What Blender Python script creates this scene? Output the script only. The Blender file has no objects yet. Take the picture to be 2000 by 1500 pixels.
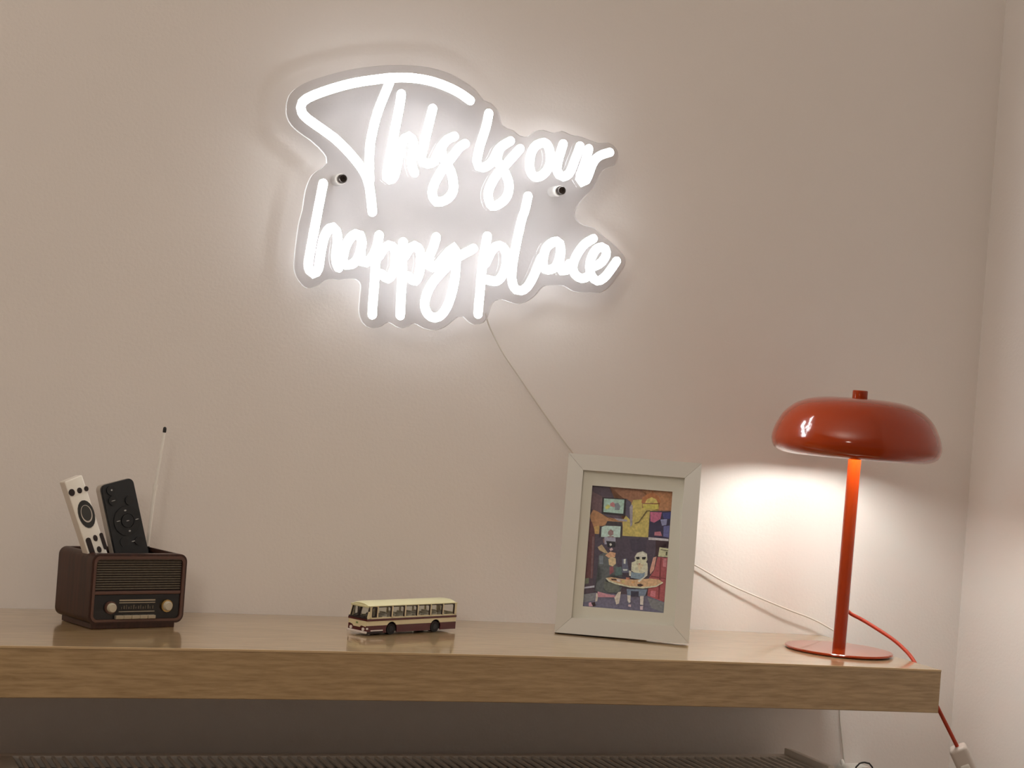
import bpy, bmesh, math, random
from mathutils import Matrix, Vector
from mathutils.geometry import tessellate_polygon

random.seed(7)
scene = bpy.context.scene
COL = scene.collection

# ------------------------------------------------------------------ camera
YAW, PITCH, ROLL = 0.368246, -0.000195, 0.075216
fwd = Vector((math.sin(YAW) * math.cos(PITCH), math.cos(YAW) * math.cos(PITCH), math.sin(PITCH)))
rgt = Vector((math.cos(YAW), -math.sin(YAW), 0.0))
upv = rgt.cross(fwd)
cr, sr = math.cos(ROLL), math.sin(ROLL)
rgt, upv = cr * rgt + sr * upv, -sr * rgt + cr * upv
cam_data = bpy.data.cameras.new('camera')
cam_data.sensor_fit = 'HORIZONTAL'
cam_data.sensor_width = 36.0
cam_data.lens = 67.5986
cam_data.clip_start = 0.02
cam = bpy.data.objects.new('camera', cam_data)
COL.objects.link(cam)
M = Matrix.Identity(4)
for i in range(3):
    M[i][0], M[i][1], M[i][2] = rgt[i], upv[i], -fwd[i]
M[0][3], M[1][3], M[2][3] = -1.284507, -2.156226, 0.276809
cam.matrix_world = M
scene.camera = cam

# ------------------------------------------------------------------ light and exposure
scene.view_settings.view_transform = 'Standard'
scene.view_settings.look = 'None'
scene.view_settings.gamma = 1.0
scene.view_settings.use_curve_mapping = False
scene.view_settings.exposure = 0.0

world = bpy.data.worlds.new('room_ambience')
scene.world = world
world.use_nodes = True
wb = world.node_tree.nodes['Background']
wb.inputs['Color'].default_value = (1.0, 0.86, 0.72, 1)
wb.inputs['Strength'].default_value = 0.16


def area_light(name, loc, target, size, power, color):
    d = bpy.data.lights.new(name, 'AREA')
    if isinstance(size, tuple):
        d.shape = 'RECTANGLE'
        d.size, d.size_y = size
    else:
        d.shape = 'DISK'
        d.size = size
    d.energy = power
    d.color = color
    o = bpy.data.objects.new(name, d)
    COL.objects.link(o)
    o.location = loc
    o.rotation_euler = (Vector(target) - Vector(loc)).to_track_quat('-Z', 'Y').to_euler()
    return o


# added fill aimed at the ceiling, not a known lamp: soft light bounces back
area_light('ceiling_bounce_fill', (-2.05, -1.85, 0.75), (-2.05, -1.8501, 1.7), 0.35, 48.0, (1.0, 0.90, 0.80))
area_light('room_lamp', (-1.60, -1.90, 0.65), (-0.85, 0.0, 0.2), 0.24, 2.7, (1.0, 0.90, 0.80))

NEON_STRENGTH = 28.0      # front of the light strips
NEON_SIDE = 0.8           # dimmer glow of their silicone sides
BULB_STRENGTH = 128.0

Z_FLOOR, Z_CEIL = -0.90, 1.70


def shelf_z(x):
    """height of the shelf's upper face: the long board sags towards its free end"""
    return -0.0265652 * (x + 1.1) ** 2 * 0.5 + 0.0097453 * x


# ------------------------------------------------------------------ materials
def mat(name, color, rough=0.5, metal=0.0, coat=0.0, spec=0.5, var=0.0, var_scale=40.0, bump=0.0, bump_scale=300.0,
        emit=None, emit_strength=0.0):
    m = bpy.data.materials.new(name)
    m.use_nodes = True
    nt = m.node_tree
    b = nt.nodes['Principled BSDF']
    b.inputs['Base Color'].default_value = (*color, 1)
    b.inputs['Roughness'].default_value = rough
    b.inputs['Metallic'].default_value = metal
    b.inputs['Coat Weight'].default_value = coat
    b.inputs['Coat Roughness'].default_value = 0.06
    b.inputs['Specular IOR Level'].default_value = spec
    if emit:
        b.inputs['Emission Color'].default_value = (*emit, 1)
        b.inputs['Emission Strength'].default_value = emit_strength
    tc = nt.nodes.new('ShaderNodeTexCoord')
    if var > 0:
        n = nt.nodes.new('ShaderNodeTexNoise')
        n.inputs['Scale'].default_value = var_scale
        n.inputs['Detail'].default_value = 4
        r = nt.nodes.new('ShaderNodeValToRGB')
        r.color_ramp.elements[0].position = 0.3
        r.color_ramp.elements[1].position = 0.7
        r.color_ramp.elements[0].color = (*[c * (1 - var) for c in color], 1)
        r.color_ramp.elements[1].color = (*[min(1, c * (1 + var)) for c in color], 1)
        nt.links.new(tc.outputs['Object'], n.inputs['Vector'])
        nt.links.new(n.outputs['Fac'], r.inputs['Fac'])
        nt.links.new(r.outputs['Color'], b.inputs['Base Color'])
    if bump > 0:
        n2 = nt.nodes.new('ShaderNodeTexNoise')
        n2.inputs['Scale'].default_value = bump_scale
        n2.inputs['Detail'].default_value = 3
        bp = nt.nodes.new('ShaderNodeBump')
        bp.inputs['Strength'].default_value = bump
        bp.inputs['Distance'].default_value = 0.001
        nt.links.new(tc.outputs['Object'], n2.inputs['Vector'])
        nt.links.new(n2.outputs['Fac'], bp.inputs['Height'])
        nt.links.new(bp.outputs['Normal'], b.inputs['Normal'])
    return m


def wood_mat(name, dark, light, scale, rough, coat=0.0, bands=0.35):
    """straight-grained veneer: noise stretched along the board"""
    m = bpy.data.materials.new(name)
    m.use_nodes = True
    nt = m.node_tree
    b = nt.nodes['Principled BSDF']
    b.inputs['Roughness'].default_value = rough
    b.inputs['Coat Weight'].default_value = coat
    b.inputs['Coat Roughness'].default_value = 0.1
    tc = nt.nodes.new('ShaderNodeTexCoord')
    mp = nt.nodes.new('ShaderNodeMapping')
    mp.inputs['Scale'].default_value = scale
    nt.links.new(tc.outputs['Object'], mp.inputs['Vector'])
    fine = nt.nodes.new('ShaderNodeTexNoise')
    fine.inputs['Scale'].default_value = 3.0
    fine.inputs['Detail'].default_value = 6
    fine.inputs['Roughness'].default_value = 0.62
    fine.inputs['Distortion'].default_value = 0.15
    nt.links.new(mp.outputs['Vector'], fine.inputs['Vector'])
    mp2 = nt.nodes.new('ShaderNodeMapping')
    mp2.inputs['Scale'].default_value = [scale[0] * 0.05, scale[1] * 0.14, scale[2] * 0.14]
    nt.links.new(tc.outputs['Object'], mp2.inputs['Vector'])
    broad = nt.nodes.new('ShaderNodeTexNoise')
    broad.inputs['Scale'].default_value = 3.0
    broad.inputs['Detail'].default_value = 2
    nt.links.new(mp2.outputs['Vector'], broad.inputs['Vector'])
    mix = nt.nodes.new('ShaderNodeMix')
    mix.data_type = 'FLOAT'
    mix.inputs[0].default_value = bands
    nt.links.new(fine.outputs['Fac'], mix.inputs[2])
    nt.links.new(broad.outputs['Fac'], mix.inputs[3])
    r = nt.nodes.new('ShaderNodeValToRGB')
    r.color_ramp.elements[0].position = 0.36
    r.color_ramp.elements[1].position = 0.60
    r.color_ramp.elements[0].color = (*dark, 1)
    r.color_ramp.elements[1].color = (*light, 1)
    nt.links.new(mix.outputs[0], r.inputs['Fac'])
    nt.links.new(r.outputs['Color'], b.inputs['Base Color'])
    bp = nt.nodes.new('ShaderNodeBump')
    bp.inputs['Strength'].default_value = 0.10
    bp.inputs['Distance'].default_value = 0.0005
    nt.links.new(fine.outputs['Fac'], bp.inputs['Height'])
    nt.links.new(bp.outputs['Normal'], b.inputs['Normal'])
    return m


def clear_mat(name, tint=(1, 1, 1), frost=0.0, gloss=0.08, rough=0.02, ior=1.49):
    """clear sheet: light passes straight through, with a fresnel reflection and a slight haze"""
    m = bpy.data.materials.new(name)
    m.use_nodes = True
    nt = m.node_tree
    nt.nodes.clear()
    out = nt.nodes.new('ShaderNodeOutputMaterial')
    tr = nt.nodes.new('ShaderNodeBsdfTransparent')
    tr.inputs['Color'].default_value = (*tint, 1)
    df = nt.nodes.new('ShaderNodeBsdfTranslucent')
    df.inputs['Color'].default_value = (0.9, 0.9, 0.9, 1)
    gl = nt.nodes.new('ShaderNodeBsdfGlossy')
    gl.inputs['Roughness'].default_value = rough
    fr = nt.nodes.new('ShaderNodeFresnel')
    fr.inputs['IOR'].default_value = ior
    m1 = nt.nodes.new('ShaderNodeMixShader')
    m1.inputs[0].default_value = frost
    nt.links.new(tr.outputs[0], m1.inputs[1])
    nt.links.new(df.outputs[0], m1.inputs[2])
    mul = nt.nodes.new('ShaderNodeMath')
    mul.operation = 'MULTIPLY'
    mul.inputs[1].default_value = gloss / 0.04
    nt.links.new(fr.outputs[0], mul.inputs[0])
    # reflect on the outer face only (no false total reflection inside the thin sheet)
    geo = nt.nodes.new('ShaderNodeNewGeometry')
    inv = nt.nodes.new('ShaderNodeMath')
    inv.operation = 'SUBTRACT'
    inv.inputs[0].default_value = 1.0
    nt.links.new(geo.outputs['Backfacing'], inv.inputs[1])
    front = nt.nodes.new('ShaderNodeMath')
    front.operation = 'MULTIPLY'
    nt.links.new(mul.outputs[0], front.inputs[0])
    nt.links.new(inv.outputs[0], front.inputs[1])
    front.use_clamp = True
    mul = front
    m2 = nt.nodes.new('ShaderNodeMixShader')
    nt.links.new(mul.outputs[0], m2.inputs[0])
    nt.links.new(m1.outputs[0], m2.inputs[1])
    nt.links.new(gl.outputs[0], m2.inputs[2])
    nt.links.new(m2.outputs[0], out.inputs['Surface'])
    return m


def attr_mat(name, rough):
    m = bpy.data.materials.new(name)
    m.use_nodes = True
    nt = m.node_tree
    b = nt.nodes['Principled BSDF']
    b.inputs['Roughness'].default_value = rough
    a = nt.nodes.new('ShaderNodeVertexColor')
    a.layer_name = 'ink'
    tc = nt.nodes.new('ShaderNodeTexCoord')
    n = nt.nodes.new('ShaderNodeTexNoise')
    n.inputs['Scale'].default_value = 350.0
    n.inputs['Detail'].default_value = 3
    nt.links.new(tc.outputs['Object'], n.inputs['Vector'])
    hs = nt.nodes.new('ShaderNodeHueSaturation')
    hs.inputs['Saturation'].default_value = 0.88
    mr = nt.nodes.new('ShaderNodeMapRange')
    mr.inputs['From Min'].default_value = 0.3
    mr.inputs['From Max'].default_value = 0.7
    mr.inputs['To Min'].default_value = 0.8
    mr.inputs['To Max'].default_value = 1.2
    nt.links.new(n.outputs['Fac'], mr.inputs['Value'])
    nt.links.new(mr.outputs['Result'], hs.inputs['Value'])
    nt.links.new(a.outputs['Color'], hs.inputs['Color'])
    nt.links.new(hs.outputs['Color'], b.inputs['Base Color'])
    return m


MT = {
    'wall': mat('wall_paint', (0.80, 0.752, 0.715), 0.62, var=0.015, var_scale=3.0, bump=0.22, bump_scale=260.0),
    'floor': wood_mat('floor_wood', (0.20, 0.12, 0.07), (0.32, 0.21, 0.12), (1.2, 14, 14), 0.45),
    'ceiling': mat('ceiling_paint', (0.80, 0.77, 0.73), 0.8),
    'oak': wood_mat('oak_veneer', (0.28, 0.180, 0.082), (0.43, 0.295, 0.150), (8, 85, 85), 0.28, coat=1.0, bands=0.2),
    'oak_band': wood_mat('oak_edge_band', (0.42, 0.29, 0.15), (0.54, 0.39, 0.22), (1.6, 60, 60), 0.4),
    'neon': mat('lit_white_silicone', (0.9, 0.9, 0.9), 0.5, emit=(0.95, 0.98, 1.0), emit_strength=NEON_STRENGTH),
    'neon_side': mat('glowing_silicone_sides', (0.9, 0.9, 0.9), 0.5, emit=(0.95, 0.98, 1.0), emit_strength=NEON_SIDE),
    'acrylic': clear_mat('clear_acrylic', (0.89, 0.89, 0.90), frost=0.02, gloss=0.04),
    'acrylic_edge': clear_mat('polished_acrylic_edge', (0.98, 0.98, 0.98), frost=0.8, gloss=0.02),
    'screw': mat('dark_steel_screw', (0.05, 0.04, 0.035), 0.35, metal=0.6),
    'white_plastic': mat('white_plastic', (0.78, 0.75, 0.70), 0.4),
    'white_cord': mat('white_cord_rubber', (0.74, 0.70, 0.64), 0.5),
    'black_cord': mat('black_cord_rubber', (0.015, 0.013, 0.012), 0.5),
    'frame_white': mat('white_frame_lacquer', (0.62, 0.595, 0.54), 0.42, bump=0.05, bump_scale=500),
    'mat_board': mat('white_mat_board', (0.70, 0.665, 0.61), 0.85, bump=0.08, bump_scale=900),
    'frame_back': mat('brown_backing_board', (0.22, 0.15, 0.09), 0.8),
    'glass': clear_mat('picture_glass', (0.98, 0.99, 0.98), 0.0, gloss=0.012, rough=0.4, ior=1.45),
    'print': attr_mat('printed_paper', 0.55),
    'lamp_red': mat('orange_red_lacquer', (0.30, 0.032, 0.003), 0.16, coat=0.7, spec=0.15),
    'lamp_inside': mat('white_shade_lining', (0.85, 0.80, 0.72), 0.5),
    'lamp_cord': mat('red_textile_cord', (0.42, 0.040, 0.010), 0.6, bump=0.3, bump_scale=1500),
    'bulb': mat('lit_bulb_glass', (1, 0.95, 0.85), 0.4, emit=(0.95, 1.0, 0.95), emit_strength=BULB_STRENGTH),
    'brass': mat('brass', (0.55, 0.38, 0.15), 0.3, metal=1.0),
    'switch': mat('grey_white_switch_plastic', (0.60, 0.54, 0.49), 0.4),
    'radio_wood': wood_mat('dark_walnut', (0.022, 0.007, 0.004), (0.055, 0.018, 0.009), (60, 60, 3), 0.5, coat=0.08),
    'radio_trim': mat('reddish_bezel', (0.10, 0.045, 0.032), 0.35, coat=0.3),
    'radio_grille': mat('olive_grille_cloth', (0.105, 0.088, 0.064), 0.6, var=0.2, var_scale=300),
    'radio_grille_back': mat('dark_grille_backing', (0.030, 0.020, 0.018), 0.8),
    'radio_dial': mat('black_dial_glass', (0.012, 0.012, 0.014), 0.15),
    'radio_gold': mat('pale_gold_trim', (0.42, 0.36, 0.26), 0.35, metal=0.3),
    'radio_ivory': mat('ivory_knob', (0.52, 0.47, 0.36), 0.35),
    'chrome': mat('chrome', (0.92, 0.89, 0.83), 0.3, metal=0.25, coat=1.0),
    'remote_white': mat('white_remote_plastic', (0.88, 0.85, 0.77), 0.35),
    'remote_side': mat('warm_grey_remote_side', (0.66, 0.60, 0.53), 0.45),
    'remote_button': mat('dark_brown_button', (0.020, 0.012, 0.012), 0.4),
    'remote_pad': mat('charcoal_pad', (0.026, 0.028, 0.028), 0.4),
    'remote_pad2': mat('charcoal_pad_centre', (0.045, 0.046, 0.044), 0.45),
    'remote_black': mat('black_remote_plastic', (0.014, 0.016, 0.018), 0.42),
    'remote_black_btn': mat('black_rubber_button', (0.009, 0.010, 0.011), 0.4),
    'remote_silver': mat('silver_grey_shell', (0.42, 0.37, 0.32), 0.4),
    'icon': mat('pale_icon_ink', (0.42, 0.41, 0.39), 0.6),
    'bus_cream': mat('cream_enamel', (0.74, 0.65, 0.42), 0.3, coat=0.3),
    'bus_roof': mat('pale_yellow_roof', (0.70, 0.66, 0.40), 0.35, coat=0.2),
    'bus_maroon': mat('maroon_enamel', (0.085, 0.012, 0.016), 0.25, coat=0.4),
    'bus_dark': mat('dark_window_rubber', (0.020, 0.010, 0.010), 0.5),
    'bus_tyre': mat('black_tyre', (0.010, 0.009, 0.010), 0.7),
    'bus_hub': mat('dark_hub', (0.016, 0.016, 0.022), 0.4),
    'bus_seat': mat('grey_seat', (0.62, 0.58, 0.52), 0.7),
    'bus_glass': clear_mat('bus_window_glass', (0.94, 0.95, 0.93), 0.04, gloss=0.05, rough=0.05),
    'bus_lamp': mat('headlight_white', (0.8, 0.72, 0.68), 0.25),
    'bus_badge': mat('green_badge', (0.20, 0.28, 0.10), 0.4),
    'radiator': mat('white_radiator_enamel', (0.80, 0.73, 0.65), 0.4),
    'radiator_in': mat('radiator_inside_shade', (0.02, 0.016, 0.014), 0.8),  # shade inside the radiator put into a near-black colour
}


# ------------------------------------------------------------------ building helpers
def link_mesh(name, bm, materials, parent=None, smooth=None, loc=None):
    me = bpy.data.meshes.new(name)
    bmesh.ops.recalc_face_normals(bm, faces=bm.faces[:])
    bm.to_mesh(me)
    bm.free()
    if not isinstance(materials, (list, tuple)):
        materials = [materials]
    for m in materials:
        me.materials.append(MT[m])
    if smooth is not None:
        for p in me.polygons:
            p.use_smooth = True
        me.set_sharp_from_angle(angle=math.radians(smooth))
    o = bpy.data.objects.new(name, me)
    COL.objects.link(o)
    if parent:
        o.parent = parent
    if loc:
        o.location = loc
    return o


def thing(name, label, category, loc=(0, 0, 0), rot=(0, 0, 0), matrix=None, group=None):
    o = bpy.data.objects.new(name, None)
    o.empty_display_size = 0.02
    COL.objects.link(o)
    if matrix is not None:
        o.matrix_world = matrix
    else:
        o.location = loc
        o.rotation_euler = rot
    o['label'] = label
    o['category'] = category
    if group:
        o['group'] = group
    return o


def tag(o, label, category):
    o['label'] = label
    o['category'] = category
    return o


def structure(name, bm, m):
    o = link_mesh(name, bm, m)
    o['kind'] = 'structure'
    return o


def add_box(bm, x0, x1, y0, y1, z0, z1, bevel=0.0, seg=2, mi=0):
    r = bmesh.ops.create_cube(bm, size=1.0)
    vs = r['verts']
    for v in vs:
        v.co = Vector(((x0 + x1) / 2 + v.co.x * (x1 - x0), (y0 + y1) / 2 + v.co.y * (y1 - y0), (z0 + z1) / 2 + v.co.z * (z1 - z0)))
    fs = list({f for v in vs for f in v.link_faces})
    for f in fs:
        f.material_index = mi
    if bevel > 0:
        es = list({e for v in vs for e in v.link_edges})
        bmesh.ops.bevel(bm, geom=es, offset=bevel, segments=seg, affect='EDGES', profile=0.5, clamp_overlap=True)
    return bm


def box(x0, x1, y0, y1, z0, z1, bevel=0.0, seg=2):
    return add_box(bmesh.new(), x0, x1, y0, y1, z0, z1, bevel, seg)


def add_prism(bm, pts, to3, depth_vec, mi=0, edge_mi=None):
    """closed outline pts (2-D) lifted by to3 and extruded along depth_vec"""
    a = [bm.verts.new(to3(*p)) for p in pts]
    b = [bm.verts.new(to3(*p) + Vector(depth_vec)) for p in pts]
    n = len(pts)
    for t in tessellate_polygon([[Vector((p[0], p[1], 0)) for p in pts]]):
        bm.faces.new([a[i] for i in t]).material_index = mi
        bm.faces.new([b[i] for i in reversed(t)]).material_index = mi
    for i in range(n):
        f = bm.faces.new((a[i], b[i], b[(i + 1) % n], a[(i + 1) % n]))
        f.material_index = mi if edge_mi is None else edge_mi
    return bm


def add_ring(bm, outer, inner, to3, depth_vec, mi=0):
    """frame between two outlines with the same number of points"""
    d = Vector(depth_vec)
    oa = [bm.verts.new(to3(*p)) for p in outer]
    ia = [bm.verts.new(to3(*p)) for p in inner]
    ob = [bm.verts.new(to3(*p) + d) for p in outer]
    ib = [bm.verts.new(to3(*p) + d) for p in inner]
    n = len(outer)
    for i in range(n):
        j = (i + 1) % n
        for q in ((oa[i], oa[j], ia[j], ia[i]), (ob[i], ib[i], ib[j], ob[j]), (oa[i], ob[i], ob[j], oa[j]), (ia[i], ia[j], ib[j], ib[i])):
            bm.faces.new(q).material_index = mi
    return bm


def round_rect(x0, x1, y0, y1, r, n=5):
    pts = []
    for cx, cy, a0 in ((x1 - r, y0 + r, -90), (x1 - r, y1 - r, 0), (x0 + r, y1 - r, 90), (x0 + r, y0 + r, 180)):
        for i in range(n + 1):
            a = math.radians(a0 + 90 * i / n)
            pts.append((cx + r * math.cos(a), cy + r * math.sin(a)))
    return pts


def ellipse(cx, cy, rx, ry, n=24, rot=0.0):
    c, s = math.cos(rot), math.sin(rot)
    out = []
    for i in range(n):
        a = 2 * math.pi * i / n
        x, y = rx * math.cos(a), ry * math.sin(a)
        out.append((cx + c * x - s * y, cy + s * x + c * y))
    return out


def add_lathe(bm, prof, n=48, cx=0, cy=0, mi=0, close=False):
    """revolve (radius, z) pairs around the vertical axis"""
    rings = []
    for r, z in prof:
        if r < 1e-6:
            rings.append([bm.verts.new((cx, cy, z))])
        else:
            rings.append([bm.verts.new((cx + r * math.cos(2 * math.pi * i / n), cy + r * math.sin(2 * math.pi * i / n), z)) for i in range(n)])
    seq = list(zip(rings[:-1], rings[1:]))
    if close:
        seq.append((rings[-1], rings[0]))
    for A, B in seq:
        for i in range(n):
            j = (i + 1) % n
            if len(A) == 1 and len(B) == 1:
                continue
            if len(A) == 1:
                f = bm.faces.new((A[0], B[i], B[j]))
            elif len(B) == 1:
                f = bm.faces.new((A[i], A[j], B[0]))
            else:
                f = bm.faces.new((A[i], A[j], B[j], B[i]))
            f.material_index = mi
    return bm


def smooth_path(pts, step=0.004, closed=False):
    P = [Vector(p) for p in pts]
    n = len(P)
    out = []
    rng = n if closed else n - 1
    for i in range(rng):
        if closed:
            p0, p1, p2, p3 = P[(i - 1) % n], P[i], P[(i + 1) % n], P[(i + 2) % n]
        else:
            p1, p2 = P[i], P[i + 1]
            p0 = P[i - 1] if i > 0 else p1 * 2 - p2
            p3 = P[i + 2] if i + 2 < n else p2 * 2 - p1
        k = max(1, int((p2 - p1).length / step))
        for s in range(k):
            t = s / k
            out.append(0.5 * ((2 * p1) + (-p0 + p2) * t + (2 * p0 - 5 * p1 + 4 * p2 - p3) * t * t + (-p0 + 3 * p1 - 3 * p2 + p3) * t ** 3))
    if not closed:
        out.append(P[-1])
    return out


def add_sweep(bm, path, radius, n=10, round_caps=True, radii=None, mi=0):
    """round tube along a 3-D path, with domed ends"""
    P = list(path)
    R = list(radii) if radii else [radius] * len(P)
    if round_caps:
        t0 = (P[0] - P[1]).normalized()
        t1 = (P[-1] - P[-2]).normalized()
        pre, post, pr, qr = [], [], [], []
        for a in (80, 50, 25):
            a = math.radians(a)
            pre.append(P[0] + t0 * R[0] * math.sin(a)); pr.append(R[0] * math.cos(a))
            post.append(P[-1] + t1 * R[-1] * math.sin(a)); qr.append(R[-1] * math.cos(a))
        P = pre + P + post[::-1]
        R = pr + R + qr[::-1]
    T = []
    for i in range(len(P)):
        t = P[min(i + 1, len(P) - 1)] - P[max(i - 1, 0)]
        T.append(t.normalized())
    nrm = T[0].orthogonal().normalized()
    rings = []
    for i in range(len(P)):
        if i:
            nrm = (nrm - T[i] * nrm.dot(T[i])).normalized()
        bi = T[i].cross(nrm)
        rings.append([bm.verts.new(P[i] + R[i] * (math.cos(2 * math.pi * k / n) * nrm + math.sin(2 * math.pi * k / n) * bi)) for k in range(n)])
    for A, B in zip(rings[:-1], rings[1:]):
        for k in range(n):
            bm.faces.new((A[k], A[(k + 1) % n], B[(k + 1) % n], B[k])).material_index = mi
    bm.faces.new(rings[0][::-1]).material_index = mi
    bm.faces.new(rings[-1]).material_index = mi
    return bm


def add_cyl(bm, p0, p1, r, n=24, r2=None, mi=0):
    return add_sweep(bm, [Vector(p0), Vector(p1)], r, n, round_caps=False, radii=[r, r if r2 is None else r2], mi=mi)


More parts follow.
